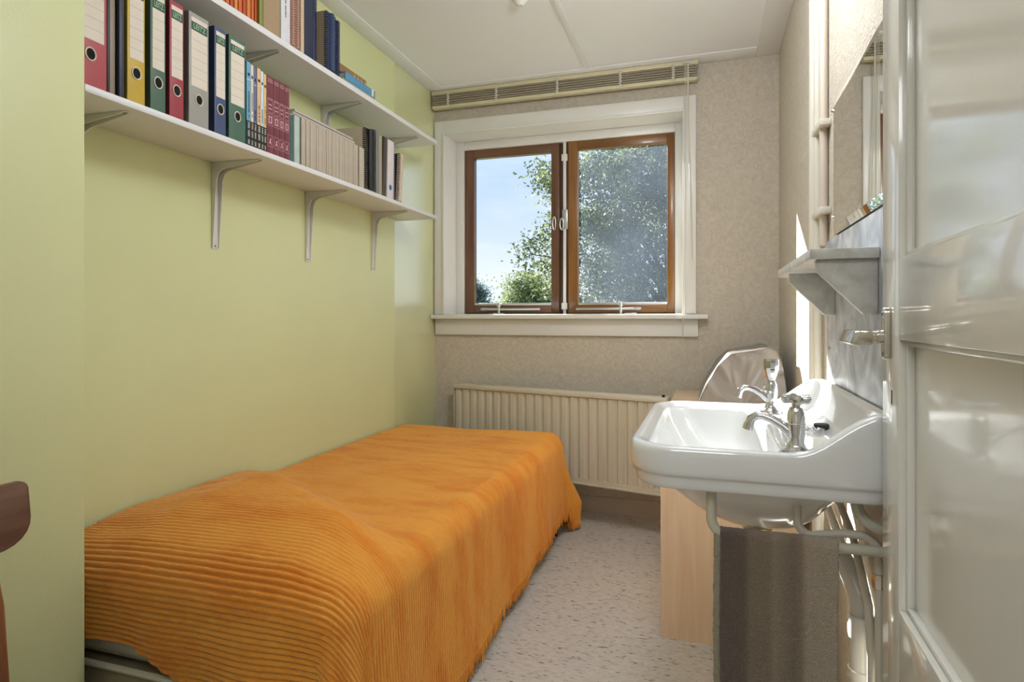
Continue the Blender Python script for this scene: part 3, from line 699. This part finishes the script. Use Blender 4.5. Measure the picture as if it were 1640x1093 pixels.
# ------------------------------------------------------------------ right wall: pipes, marble, mirror
def vpipe(name, x, y, r, z0, z1, m, lab):
    return tag(MB().tube([(x, y, z0), (x, y, z1)], r, 14).build(name, m, smooth=True), lab, 'pipe')
p1 = vpipe('heating_pipe', .343, 2.285, .0145, .02, ZC, M['pipe'], 'thickest cream riser pipe on the right wall, nearest the window')
p2 = vpipe('heating_pipe', .343, 2.195, .0125, .02, ZC, M['pipe'], 'middle cream riser pipe on the right wall')
p3 = vpipe('conduit_pipe', .346, 2.115, .0125, 1.345, ZC, M['pipe_p'], 'beige pipe beside the mirror, ending at the marble')
for z, p in ((1.72, p2), (1.45, p2)):
    MB().box(.327, XR, 2.07, 2.212, z-.010, z+.010).build('pipe_clamp', M['pipe'], p, bevel=.003)
sp = tag(MB().box(.335, XR, 1.30, 1.998, .80, 1.343).build('marble_backsplash', M['marble'], bevel=.002), 'grey veined marble slab on the wall behind the washbasin', 'splashback')
for y in (1.955,):
    MB().lathe([(0, -.004), (.005, -.003), (.006, 0)], (.335, y, 1.03), n=10, axis='X', caps=False).build('screw', M['screw'], sp)
ms = empty('marble_shelf', 'small grey marble shelf on two angled corbels above the washbasin', 'shelf', (.27, 1.72, 1.12))
MB().prism([(.205, 1.41), (.334, 1.41), (.334, 2.045), (.225, 2.045), (.205, 2.03)], 'Z', 1.242, 1.264).build('shelf_slab', M['marble_s'], ms, bevel=.002)
for y in (1.426, 1.869):
    MB().prism([(.2185, 1.2415), (.2185, 1.220), (.308, 1.127), (.3345, 1.127), (.3345, 1.2415)], 'Y', y, y+.02).build('corbel', M['marble_s'], ms, bevel=.0015)
mir = empty('wall_mirror', 'rectangular frameless mirror hanging above the marble shelf', 'mirror', (.345, 1.68, 1.358))
ya, yb, za, zb, bv = 1.22, 1.975, 1.358, 1.745, .022
V = [(.350, ya, za), (.350, yb, za), (.350, yb, zb), (.350, ya, zb), (.345, ya+bv, za+bv), (.345, yb-bv, za+bv), (.345, yb-bv, zb-bv), (.345, ya+bv, zb-bv)]
MB().add(V, [(4, 5, 6, 7), (0, 1, 5, 4), (1, 2, 6, 5), (2, 3, 7, 6), (3, 0, 4, 7)]).build('mirror_glass', M['mirror'], mir)
MB().box(.3505, XR-.001, ya+.005, yb-.005, za+.002, zb-.005).build('backing', M['rubber'], mir)
for z in (za+.05, zb-.03):
    MB().lathe([(0, -.012), (.006, -.010), (.009, 0)], (.352, yb-.01, z), n=12, axis='X', caps=False).build('mirror_clip', M['chrome'], mir, smooth=True)

# ------------------------------------------------------------------ washbasin
def rr(x0, x1, y0, y1, rf, rb, nc=10, nsd=12):
    P = []
    cs = [(x0+rf, y0+rf, rf, 180), (x1-rb, y0+rb, rb, 270), (x1-rb, y1-rb, rb, 0), (x0+rf, y1-rf, rf, 90)]
    for i in range(4):
        cx, cy, r, a = cs[i]
        for k_ in range(nc): g = R(a+90*k_/(nc-1)); P.append((cx+r*math.cos(g), cy+r*math.sin(g)))
        nx_, ny_, nr_, na = cs[(i+1) % 4]
        e0 = P[-1]; e1 = (nx_+nr_*math.cos(R(na)), ny_+nr_*math.sin(R(na)))
        for k_ in range(1, nsd): P.append((e0[0]+(e1[0]-e0[0])*k_/nsd, e0[1]+(e1[1]-e0[1])*k_/nsd))
    return P
def ss(a, b_, x): t = max(0, min(1, (x-a)/(b_-a))); return t*t*(3-2*t)
BX0, BX1, BY0, BY1 = -.165, .334, 1.295, 2.04
def hh(x): return .855+.083*ss(.165, .318, x)
def ins(d): return rr(BX0+d, BX1-d*.3, BY0+d, BY1-d, max(.02, .105-d*.6), .03)
rings = []
outl = ins(0)
def ring(pts, z): rings.append([(x, y, z(x, y) if callable(z) else z) for x, y in pts])
ring(rr(.10, .14, 1.64, 1.68, .019, .019), .606)
ring(rr(.06, .19, 1.58, 1.74, .06, .06), .612)
ring(rr(.0, .23, 1.50, 1.83, .09, .09), .640)
ring(rr(-.06, .25, 1.42, 1.91, .11, .09), .70)
ring(rr(-.11, .27, 1.36, 1.97, .11, .06), .757)
ring(ins(.035), .768)
ring(ins(.018), .762); ring(ins(.012), .766); ring(ins(.010), .786); ring(ins(.007), .792); ring(ins(.003), .794); ring(ins(0), .802)
base = ins(0)
def rise(pts, dz_):
    rings.append([(p[0], p[1], hh(o_[0])+dz_) for p, o_ in zip(pts, base)])
rise(ins(0), -.016); rise(ins(.003), -.005); rise(ins(.010), 0); rise(ins(.022), -.001); rise(ins(.028), -.005)
def inner():  # foot of the rim: deck level, set further in towards the wall
    P = rr(BX0+.034, BX1-.040, BY0+.036, BY1-.036, .085, .03); return P
ring(inner(), lambda x, y: .847); 
ring(rr(BX0+.037, .262, BY0+.042, BY1-.042, .085, .03), .8445)
ring(rr(-.125, .150, 1.345, 1.990, .08, .075), .8435)
ring(rr(-.121, .146, 1.352, 1.983, .078, .075), .838)
ring(rr(-.112, .143, 1.365, 1.970, .078, .08), .81)
ring(rr(-.09, .145, 1.40, 1.935, .09, .08), .76)
ring(rr(-.045, .16, 1.455, 1.88, .10, .08), .70)
ring(rr(.02, .175, 1.52, 1.80, .07, .07), .652)
ring(rr(.07, .165, 1.60, 1.72, .045, .045), .632)
ring(rr(.10, .14, 1.64, 1.68, .019, .019), .628)
nb = len(rings[0])
basin = empty('washbasin', 'white ceramic wall-hung washbasin with raised back on the right wall', 'washbasin', (.1, 1.66, .606))
MB().grid([p for r_ in rings for p in r_], len(rings), nb, wrap=True).build('basin_body', M['ceramic'], basin, smooth=True, angle=60, subsurf=1)
MB().lathe([(.0, .0), (.018, .0), (.022, .003), (.023, 0)], (.12, 1.66, .629), n=20, caps=False).build('drain_grate', M['chrome'], basin, smooth=True)
# brackets of the basin: iron lugs on the wall
for y in (1.36, 1.95):
    MB().tube(arc((.335, y, .76), .055, 180, 265, 8), .011, 8).build('wall_lug', M['rail'], basin, smooth=True)
# waste: collar, threaded tail, trap and elbow pipe
wst = tag(MB().lathe([(.012, -.002), (.040, -.002), (.042, -.008), (.034, -.018), (.025, -.022), (.025, -.060), (.012, -.060)], (.12, 1.66, .606), n=24, caps=False).build('waste_fitting', M['brass'], smooth=True), 'brass threaded waste fitting screwed under the washbasin bowl', 'plumbing')
for i in range(5):
    MB().tube(arc((.12, 1.66, .580-.007*i), .0262, 0, 360, 20, 'XY'), .0022, 6, caps=False).build('thread', M['brass'], wst, smooth=True)
tr = [(.12, 1.66, .565), (.12, 1.66, .42)]+arc((.18, 1.66, .42), .06, 180, 360, 10)[1:]+[(.24, 1.66, .47)]
tag(MB().tube(tr, .021, 16).build('trap_pipe', M['pipe_w'], smooth=True), 'white plastic trap bend hidden behind the hanging towel', 'plumbing')
wp = MB().tube([(.245, 1.66, .50)]+[(.245+.055*(1-math.cos(R(a))), 1.66-.03*math.sin(R(a)), .50+.055*math.sin(R(a))) for a in range(0, 100, 15)]+[(.315, 1.60, .53), (.328, 1.56, .49), (.33, 1.55, .42), (.33, 1.55, .02)], .024, 16)
wpo = tag(wp.build('waste_pipe', M['pipe_w'], smooth=True), 'wide white plastic waste pipe bending down to the floor right of the towel', 'plumbing')
MB().lathe([(.024, 0), (.028, .002), (.028, .05), (.024, .052)], (.33, 1.55, .40), n=20, caps=False).build('socket', M['pipe_w'], wpo, smooth=True)
MB().lathe([(.024, 0), (.028, .002), (.028, .02), (.024, .022)], (.33, 1.55, .31), n=20, caps=False).build('socket', M['pipe_w'], wpo, smooth=True)
# supply pipes from the taps
sp1 = [(.178, 1.392, .74), (.178, 1.392, .70)]+[(.178+.03*(1-math.cos(R(a))), 1.392, .70-.03*math.sin(R(a))) for a in range(15, 91, 15)]+[(.26, 1.393, .680), (.295, 1.393, .680)]+[(.295+.032*math.sin(R(a)), 1.393, .648+.032*math.cos(R(a))) for a in range(15, 91, 15)]+[(.329, 1.394, .55), (.33, 1.395, .02)]
s1 = tag(MB().tube(sp1, .0085, 12).build('supply_pipe', M['pipe'], smooth=True), 'cream painted supply pipe running from the near tap down the wall', 'plumbing')
MB().lathe([(.009, 0), (.013, .002), (.014, .02), (.012, .03), (.009, .032)], (.329, 1.394, .575), n=8, caps=False).build('compression_nut', M['nickel'], s1)
sp2 = [(.18, 1.925, .74), (.18, 1.925, .70), (.20, 1.92, .66), (.25, 1.85, .665), (.285, 1.78, .67), (.315, 1.70, .655), (.328, 1.62, .60), (.331, 1.49, .50), (.332, 1.47, .40), (.332, 1.47, .02)]
s2 = tag(MB().tube(sp2, .0085, 12).build('supply_pipe', M['pipe'], smooth=True), 'cream painted supply pipe curving behind from the far tap', 'plumbing')
v1 = tag(MB().tube([(.27, 1.88, .70), (.30, 1.80, .63), (.325, 1.70, .54), (.335, 1.66, .49)], .011, 12).build('stop_valve', M['pipe_w'], smooth=True), 'white slanting pipe with a stop valve under the back of the basin', 'plumbing')
MB().lathe([(.012, 0), (.018, .003), (.018, .022), (.012, .025)], (.296, 1.81, .625), n=8, caps=False).build('valve_nut', M['pipe_w'], v1)
tag(MB().tube([(.305, 1.955, .02), (.305, 1.955, .70)], .016, 14).tube([(.305, 1.955, .66), (.305, 1.955, .70)], .021, 14).build('standing_pipe', M['pipe_w'], smooth=True), 'white upright pipe with a collar against the desk end under the basin', 'plumbing')

# taps
def make_tap(x, y, label, cross):
    o = empty('pillar_tap', label, 'tap', (x, y, .845), 'chrome pillar taps')
    MB().lathe([(.0, 0), (.031, 0), (.030, .004), (.020, .010), (.0155, .02), (.0165, .035), (.0175, .055), (.017, .066), (.0155, .082), (.011, .092), (.0, .093)], n=24, caps=False).build('body', M['chrome'], o, smooth=True, local=True, angle=50)
    MB().lathe([(.0172, 0), (.0185, .0015), (.0172, .003)], (0, 0, .058), n=24, caps=False).build('collar', M['chrome'], o, smooth=True, local=True)
    P = [(-.010, 0, .040), (-.025, 0, .052), (-.045, 0, .064), (-.062, 0, .070), (-.075, 0, .070), (-.086, 0, .062), (-.090, 0, .050)]
    MB().tube(P, [.012, .0095, .0085, .0085, .009, .0095, .0095], 16).build('spout', M['chrome'], o, smooth=True, local=True)
    MB().tube([(-.090, 0, .052), (-.093, 0, .040)], .0105, 16).build('aerator', M['chrome'], o, smooth=True, local=True)
    if cross:
        MB().tube([(0, 0, .09), (0, 0, .1)], .008, 14).build('stem', M['nickel'], o, smooth=True, local=True)
        c = MB().lathe([(.0, -.009), (.009, -.008), (.011, 0), (.009, .008), (.0, .010)], (0, 0, .108), n=16, caps=False).build('handle', M['chrome'], o, smooth=True, local=True)
        for a in range(4):
            g = math.pi/2*a+.3; dx, dy = math.cos(g), math.sin(g)
            MB().tube([(dx*.006, dy*.006, .108), (dx*.014, dy*.014, .109), (dx*.024, dy*.024, .109), (dx*.028, dy*.028, .108)], [.006, .0085, .0095, .004], 12).build('spoke', M['chrome'], c, smooth=True, local=True)
    else:
        MB().lathe([(.009, .088), (.010, .094), (.013, .100), (.0195, .122), (.021, .134), (.021, .150), (.0185, .154), (.0, .155)], n=10, caps=False).build('handle', M['chrome'], o, smooth=True, local=True, angle=25)
    return o
t1 = make_tap(.172, 1.362, 'near chrome pillar tap with a rounded cross handle', True); t1.rotation_euler = (0, 0, R(-12))
t2 = make_tap(.178, 1.93, 'far chrome pillar tap with a tall faceted cap handle', False); t2.rotation_euler = (0, 0, R(6))
pl = empty('basin_plug', 'black rubber plug lying with its coiled ball chain on the basin deck', 'plug', (.262, 1.635, .8455))
MB().lathe([(.0, 0), (.014, 0), (.017, .003), (.0175, .009), (.015, .011), (.0, .011)], (.004, .020, .004), n=20, caps=False).build('stopper', M['rubber'], pl, smooth=True, local=True)
cb = MB()
for i in range(70):
    a = i*.55; r_ = .006+.016*abs(math.sin(i*.13)); cb.lathe([(.0, -.0016), (.0014, -.0008), (.0014, .0008), (0, .0016)], (-.018+r_*math.cos(a), -.015+r_*math.sin(a)*.8, .002+.0035*(i/70)*2), n=6, caps=False)
cb.build('ball_chain', M['chrome'], pl, local=True, smooth=True, kind='stuff')

# towel rail and towel
rl = MB().tube([(.008, 1.352, .765), (.008, 1.352, .70)]+[(.008+.035*(1-math.cos(R(a))), 1.352, .70-.035*math.sin(R(a))) for a in range(15, 91, 15)]+[(.15, 1.352, .664), (XR-.002, 1.352, .664)], .0105, 14)
tag(rl.build('towel_rail', M['rail'], smooth=True), 'grey enamelled towel rail hanging under the near edge of the washbasin', 'towel rail')
def towel_mat():
    m = mat('striped terry', (.5, .4, .3), .95, bump=.9, bscale=330, sheen=.3)
    t = m.node_tree; b_ = t.nodes['Principled BSDF']; tcn = t.nodes['Texture Coordinate']
    sp_ = t.nodes.new('ShaderNodeSeparateXYZ'); t.links.new(tcn.outputs['Object'], sp_.inputs[0])
    mr = t.nodes.new('ShaderNodeMapRange'); t.links.new(sp_.outputs[0], mr.inputs[0]); mr.inputs[1].default_value = -.115; mr.inputs[2].default_value = .115
    r = t.nodes.new('ShaderNodeValToRGB'); t.links.new(mr.outputs[0], r.inputs[0]); els = r.color_ramp.elements
    els[0].position = 0; els[0].color = (*lin((.40, .335, .29)), 1); els[1].position = 1; els[1].color = (*lin((.74, .685, .595)), 1)
    for p, c in ((.22, (.42, .35, .29)), (.27, (.53, .465, .375)), (.42, (.54, .475, .385)), (.47, (.61, .545, .455)), (.62, (.52, .46, .38)), (.68, (.57, .50, .41)), (.73, (.71, .645, .555))):
        e_ = els.new(p); e_.color = (*lin(c), 1)
    t.links.new(r.outputs[0], b_.inputs['Base Color']); return m
M['towel'] = towel_mat()
def towel_sheet(x0, x1, zf, zb_, o_, th=.0):
    path = []
    yc, zc_ = 1.352, .664; rad = .0125+o_
    n1 = 150
    for i in range(n1): path.append((yc-rad, zf+(zc_-zf)*i/(n1-1), 0))
    for i in range(1, 12): a = math.pi-math.pi*i/12; path.append((yc+rad*math.cos(a), zc_+rad*math.sin(a), 1))
    for i in range(n1//2): path.append((yc+rad, zc_+(zb_-zc_)*i/(n1//2-1), 2))
    nxx = 80; V = []
    for i in range(nxx):
        x = x0+(x1-x0)*i/(nxx-1)
        for y, z, s__ in path:
            j = random.uniform(-1, 1)*.0017; dr = (zc_-z)
            wob = .004*math.sin(x*30+z*4)*min(1, dr*3)
            V.append((x+.0025*math.sin(z*9)*min(1, dr*4), y+wob+j+(-.006*min(1, dr*2) if s__ == 0 else (.006*min(1, dr*2) if s__ == 2 else 0)), z+random.uniform(-.0006, .0006)))
    return V, nxx, len(path)
V, a, b_ = towel_sheet(.026, .245, .14, .22, .0035)
tw = MB().grid(V, a, b_).build('towel', M['towel'], smooth=True, angle=180)
q = tw.modifiers.new('th', 'SOLIDIFY'); q.thickness = .005; q.offset = 0
tag(tw, 'brown to taupe striped terry towel folded over the towel rail', 'towel')
V, a, b_ = towel_sheet(.012, .242, .15, .20, .011)
V2 = [(x, y, z) for x, y, z in V]
# second, inner layer shows at the left edge
V, a, b_ = towel_sheet(.014, .236, .16, .21, -.0015)
tw2 = MB().grid([(x-.0, y, z) for x, y, z in V], a, b_).build('inner_fold', mat('towel back', (.62, .59, .51), .95, var=.06, vscale=60, bump=.6, bscale=300), tw, smooth=True, angle=180)
tw2.modifiers.new('th', 'SOLIDIFY').thickness = .003

# ------------------------------------------------------------------ desk with dust-covered machine
dk = empty('desk', 'low beech desk with a full end panel behind the washbasin', 'desk', (.1, 2.8, 0))
box(-.155, .30, 2.20, 2.222, 0, .70).build('end_panel', M['beech'], dk, bevel=.001)
box(-.155, .30, 3.43, 3.452, 0, .70).build('end_panel', M['beech'], dk, bevel=.001)
box(-.165, .312, 2.19, 3.465, .70, .725).build('desk_top', M['beech'], dk, bevel=.002)
box(.275, .293, 2.222, 3.43, .30, .70).build('back_panel', M['beech'], dk)
# cover
def cover():
    prof = [(-.035, .727), (-.038, .745), (-.005, .815), (.045, .905), (.095, .955), (.17, .972), (.255, .985), (.285, .975), (.305, .93), (.318, .84), (.325, .735), (.325, .727)]
    # resample
    pts = []
    for i in range(len(prof)-1):
        for k_ in range(6): t = k_/6; pts.append((prof[i][0]*(1-t)+prof[i+1][0]*t, prof[i][1]*(1-t)+prof[i+1][1]*t))
    pts.append(prof[-1]); n_ = len(pts); V = []; ys = np.linspace(2.80, 3.38, 26)
    cx, cz_ = .14, .727
    rows = []
    # near cap rows shrink to the centre, then the sweep, then the far cap
    for sc, y in [(.02, 2.815), (.25, 2.812), (.5, 2.808), (.75, 2.804), (.9, 2.802), (.97, 2.801)]+[(1, y) for y in ys]+[(.97, 3.385), (.6, 3.39), (.02, 3.39)]:
        rows.append([(cx+(px-cx)*sc, y, cz_+(pz-cz_)*sc) for px, pz in pts])
    A = np.array([p for r_ in rows for p in r_]); x, y, z = A[:, 0], A[:, 1], A[:, 2]
    amp = np.clip((z-.727)/.05, 0, 1)
    n1_ = fbm(x+.6*z, z*1.3-.3*x, 24, 21, 3); ridge = (1-np.abs(np.sin(x*17+z*23+1.1*fbm(x, z, 11, 4, 2))))**3
    near_ = np.clip((2.84-y)/.04, 0, 1)
    A[:, 1] = y - amp*near_*(.016*ridge+.007*n1_)+amp*near_*.055*np.clip((z-.75)/.2, 0, 1)
    A[:, 2] = z+amp*(1-near_)*.006*fbm(x, y, 16, 8, 3)+(.010*amp*np.exp(-((y-2.81)/.03)**2))
    A[:, 0] = x+amp*(1-near_)*.004*fbm(y, z, 20, 12, 2)
    return MB().grid(A.tolist(), len(rows), n_)
tag(cover().build('typewriter_cover', M['cover'], smooth=True, angle=55, subsurf=1), 'crumpled grey vinyl dust cover over a machine on the desk', 'dust cover')

# ------------------------------------------------------------------ the open door at the right
DA = R(1.6); dx0, dy0 = .303, 1.262
# door built in its own frame: local +x = thickness away from room, local -y = towards hinge
Wd, Td, Hd = .93, .038, 2.02
def dbox(x0, x1, y0, y1, z0, z1): return MB().box(x0, x1, -y1, -y0, z0, z1)
me0 = dbox(0, Td, 0, .108, .01, Hd)
door = me0.build('door_1', M['door'], None, bevel=.002)
# origin at floor of latch edge
off = door.location.copy(); door.data.transform(Matrix.Translation(off)); door.location = (dx0, dy0, 0); door.rotation_euler = (0, 0, -DA); struct(door)
def dpart(mb, name, m=None, bevel=.0015, parent=None, **k): return mb.build(name, m or M['door'], parent or door, bevel=bevel, local=True, **k)
dpart(dbox(0, Td, Wd-.108, Wd, .01, Hd), 'stile')
p0, p1_ = .108, Wd-.108
rails = [(.01, .22), (.50, .638), (1.083, 1.219), (1.90, Hd)]
for a, b_ in rails: dpart(dbox(0.0005, Td-.0005, p0, p1_, a, b_), 'rail')
for a, b_ in ((.22, .50), (.638, 1.083), (1.219, 1.90)):
    pn = dpart(dbox(.022, .030, p0, p1_, a, b_), 'panel', bevel=0)
    t = .010
    for (ya_, yb_, zza, zzb) in ((p0, p0+t, a, b_), (p1_-t, p1_, a, b_), (p0+t, p1_-t, a, a+t), (p0+t, p1_-t, b_-t, b_)):
        m_ = dbox(.010, .0225, ya_, yb_, zza, zzb).build('moulding', M['door'], pn, bevel=.003, local=True)
# backplate, lever, keyhole
hz, hy = 1.087, .052
poly = []
for i in range(9): g = math.pi*i/8; poly.append((-hy+.012*math.cos(g), hz+.040+.012*math.sin(g)))
for i in range(9): g = math.pi+math.pi*i/8; poly.append((-hy+.012*math.cos(g), hz-.028-.012*math.sin(g)*-1))
bp = dpart(MB().prism(poly, 'X', -.011, 0), 'door_handle', M['nickel'], bevel=.002)
MB().tube([(-.010, -hy, hz), (-.020, -hy, hz)], .0125, 18).build('collar', M['nickel'], bp, smooth=True, local=True)
MB().tube([(-.015, -hy, hz), (-.055, -hy, hz), (-.064, -hy-.002, hz)], [.0105, .0115, .0115], 18).build('spindle_neck', M['nickel'], bp, smooth=True, local=True)
MB().prism([(-.078, hz-.009), (-.070, hz+.0125), (-.044, hz+.012), (-.044, hz-.0115), (-.070, hz-.0125)], 'Y', -hy-.095, -hy+.010).build('lever', M['nickel'], bp, bevel=.003, local=True)
for z in (hz+.040, hz-.030):
    MB().lathe([(0, -.002), (.003, -.0015), (.004, 0)], (-.011, -hy, z), n=10, axis='X', caps=False).build('screw', M['screw'], bp, local=True)
dpart(MB().box(-.0006, .0006, -.068, -.064, .972, .996), 'keyhole', M['hole'], bevel=0)
for z in (.25, 1.75):
    dpart(MB().tube([(-.004, -Wd-.002, z-.04), (-.004, -Wd-.002, z+.04)], .007, 10), 'hinge', M['nickel'], bevel=0, smooth=True)

# ------------------------------------------------------------------ chair in the near left corner
ch = empty('chair', 'wooden chair with a curved dark backrest and woolly seat at the left edge', 'chair', (-1.0, .60, 0))
def rail_mesh():
    # rounded backrest board in the YZ plane, bent a little
    P = []; y0_, y1_, z0_, z1_ = .36, .827, .690, .812
    pts = []
    for (cy, cz_, r, a0) in ((y1_-.014, z1_-.014, .014, 0), (y0_+.014, z1_-.014, .014, 90), (y0_+.05, z0_+.055, .055, 180), (y1_-.055, z0_+.055, .055, 270)):
        for i in range(7): g = R(a0+90*i/6); pts.append((cy+r*math.cos(g), cz_+r*math.sin(g)))
    V = []
    for x_ in (-1.232, -1.218):
        V += [(x_-.04*(1-((y-.594)/.235)**2)+(z-.75)*-.12, y, z) for y, z in pts]
    n_ = len(pts)
    return MB().add(V, [tuple(range(n_)), tuple(range(2*n_-1, n_-1, -1))]+[(i, i+n_, (i+1) % n_+n_, (i+1) % n_) for i in range(n_)])
rail_mesh().build('backrest', M['walnut'], ch, bevel=.003)
for y in (.43, .758):
    MB().tube([(-1.235, y, .0), (-1.205, y, .25), (-1.203, y, .45), (-1.212, y, .60), (-1.236, y, .715)], [.012, .016, .018, .015, .011], 12).build('back_leg', M['walnut_leg'], ch, smooth=True)
for y in (.43, .765):
    MB().tube([(-.80, y, 0), (-.825, y, .42)], [.011, .017], 12).build('front_leg', M['walnut_leg'], ch, smooth=True)
box(-1.20, -.82, .45, .76, .385, .425).build('seat_frame', M['walnut_leg'], ch, bevel=.004)
P = rr(-1.195, -.775, .395, .812, .05, .07)
rings = [[(x*1+0, y, .425) for x, y in rr(-1.19, -.785, .405, .80, .05, .07)], [(x, y, .435) for x, y in P], [(x, y, .450) for x, y in P], [(x, y, .460) for x, y in rr(-1.185, -.79, .41, .797, .05, .07)], [(x, y, .466) for x, y in rr(-1.13, -.84, .46, .75, .05, .07)], [(x, y, .468) for x, y in rr(-1.03, -.95, .56, .65, .03, .03)]]
mb = MB().grid([p for r_ in rings for p in r_], len(rings), len(P), wrap=True)
mb.f.append(tuple(range((len(rings)-1)*len(P), len(rings)*len(P)))); mb.f.append(tuple(range(len(P)-1, -1, -1)))
mb.build('seat_cushion', M['wool'], ch, smooth=True, angle=60)

# ------------------------------------------------------------------ outside
gr = struct(MB().box(-60, 60, 3.9, 90, -3.1, -3.0).build('ground', M['grass']))
def leafm(name, c1, c2, c3):
    m = bpy.data.materials.new(name); m.use_nodes = True; t = m.node_tree; b_ = t.nodes['Principled BSDF']; b_.inputs['Roughness'].default_value = .55
    tcn = t.nodes.new('ShaderNodeTexCoord'); n = t.nodes.new('ShaderNodeTexNoise'); n.inputs['Scale'].default_value = 1.6; n.inputs['Detail'].default_value = 4; t.links.new(tcn.outputs['Object'], n.inputs[0])
    r = t.nodes.new('ShaderNodeValToRGB'); t.links.new(n.outputs[0], r.inputs[0]); els = r.color_ramp.elements
    els[0].position = .35; els[0].color = (*lin(c1), 1); els[1].position = .65; els[1].color = (*lin(c3), 1); e_ = els.new(.5); e_.color = (*lin(c2), 1)
    t.links.new(r.outputs[0], b_.inputs['Base Color'])
    tl = t.nodes.new('ShaderNodeBsdfTranslucent'); t.links.new(r.outputs[0], tl.inputs[0]); mx_ = t.nodes.new('ShaderNodeMixShader'); mx_.inputs[0].default_value = .35
    t.links.new(b_.outputs[0], mx_.inputs[1]); t.links.new(tl.outputs[0], mx_.inputs[2]); t.links.new(mx_.outputs[0], t.nodes['Material Output'].inputs[0]); return m
def tree(name, label, loc, crown_c, rad, nclu, nleaf, ls, lm, trunk_r, seed, spread=.34, sprays=()):
    rg = np.random.default_rng(seed)
    o = empty(name, label, 'tree', loc)
    c = np.array(crown_c); rad = np.array(rad)
    d_ = rg.normal(size=(nclu, 3)); d_ /= np.linalg.norm(d_, axis=1, keepdims=True)
    cl = c+d_*rad*(rg.uniform(.25, 1, (nclu, 1))**.6)
    if len(sprays): cl = np.vstack([cl, np.array(sprays)])
    base = np.array(loc)
    mb = MB().tube([base, base+np.array([.1, .0, (c[2]-base[2])*.5]), c], [trunk_r, trunk_r*.7, trunk_r*.3], 10)
    mb.build('trunk', M['bark'], o, smooth=True)
    br = MB()
    for k_ in range(0, len(cl), max(1, len(cl)//60)):
        a = base+(c-base)*rg.uniform(.45, 1); m_ = (a+cl[k_])/2+rg.normal(0, .12, 3)
        br.tube([a, m_, cl[k_]], [trunk_r*.22, trunk_r*.12, trunk_r*.03], 5)
    br.build('branches', M['bark'], o, smooth=True, kind='stuff')
    nl = len(cl)*nleaf; cen = np.repeat(cl, nleaf, 0)+rg.normal(0, spread, (nl, 3))*np.array([1, 1, .8])
    u = rg.normal(size=(nl, 3)); u /= np.linalg.norm(u, axis=1, keepdims=True); w = rg.normal(size=(nl, 3)); v = np.cross(u, w); v /= np.linalg.norm(v, axis=1, keepdims=True)
    sz = ls*rg.uniform(.6, 1.3, (nl, 1))
    V = np.stack([cen-u*sz, cen-v*sz*.5, cen+u*sz, cen+v*sz*.5], 1).reshape(-1, 3)-np.array(o.location)
    me = bpy.data.meshes.new('leaves'); me.from_pydata(V.tolist(), [], (np.arange(nl)[:, None]*4+np.arange(4)).tolist()); me.materials.append(lm)
    lo = bpy.data.objects.new('leaves', me); COL.objects.link(lo); lo.parent = o; lo['kind'] = 'stuff'
    return o
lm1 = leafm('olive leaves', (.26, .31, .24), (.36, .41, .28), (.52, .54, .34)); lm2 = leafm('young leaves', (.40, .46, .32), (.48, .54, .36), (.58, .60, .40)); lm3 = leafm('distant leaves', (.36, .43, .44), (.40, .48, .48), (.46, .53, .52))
spr = []
rg = np.random.default_rng(77)
for z in np.linspace(1.2, 4.4, 26):
    spr.append((-3.22-.2*math.sin(z*3.1)+rg.normal(0, .12)+.10*(z-2.5)**2*.15, 13.0+rg.normal(0, .5), z))
tree('leafy_tree', 'large leafy tree filling the right pane and edging the left pane', (-.75, 13.5, -3), (-.7, 13.5, 2.6), (2.5, 1.6, 3.6), 620, 120, .048, lm1, .22, 5, spread=.18, sprays=spr)
tree('round_tree', 'small light green tree low in the left pane', (-5.6, 19, -3), (-5.55, 19, 1.2), (.85, .8, 1.35), 130, 120, .05, lm2, .12, 6, spread=.22)
tree('distant_tree', 'hazy blue-green tree at the bottom left corner of the left pane', (-14.1, 36, -3), (-14.1, 36, 1.5), (1.1, 1.2, 1.9), 110, 120, .09, lm3, .2, 8, spread=.30)
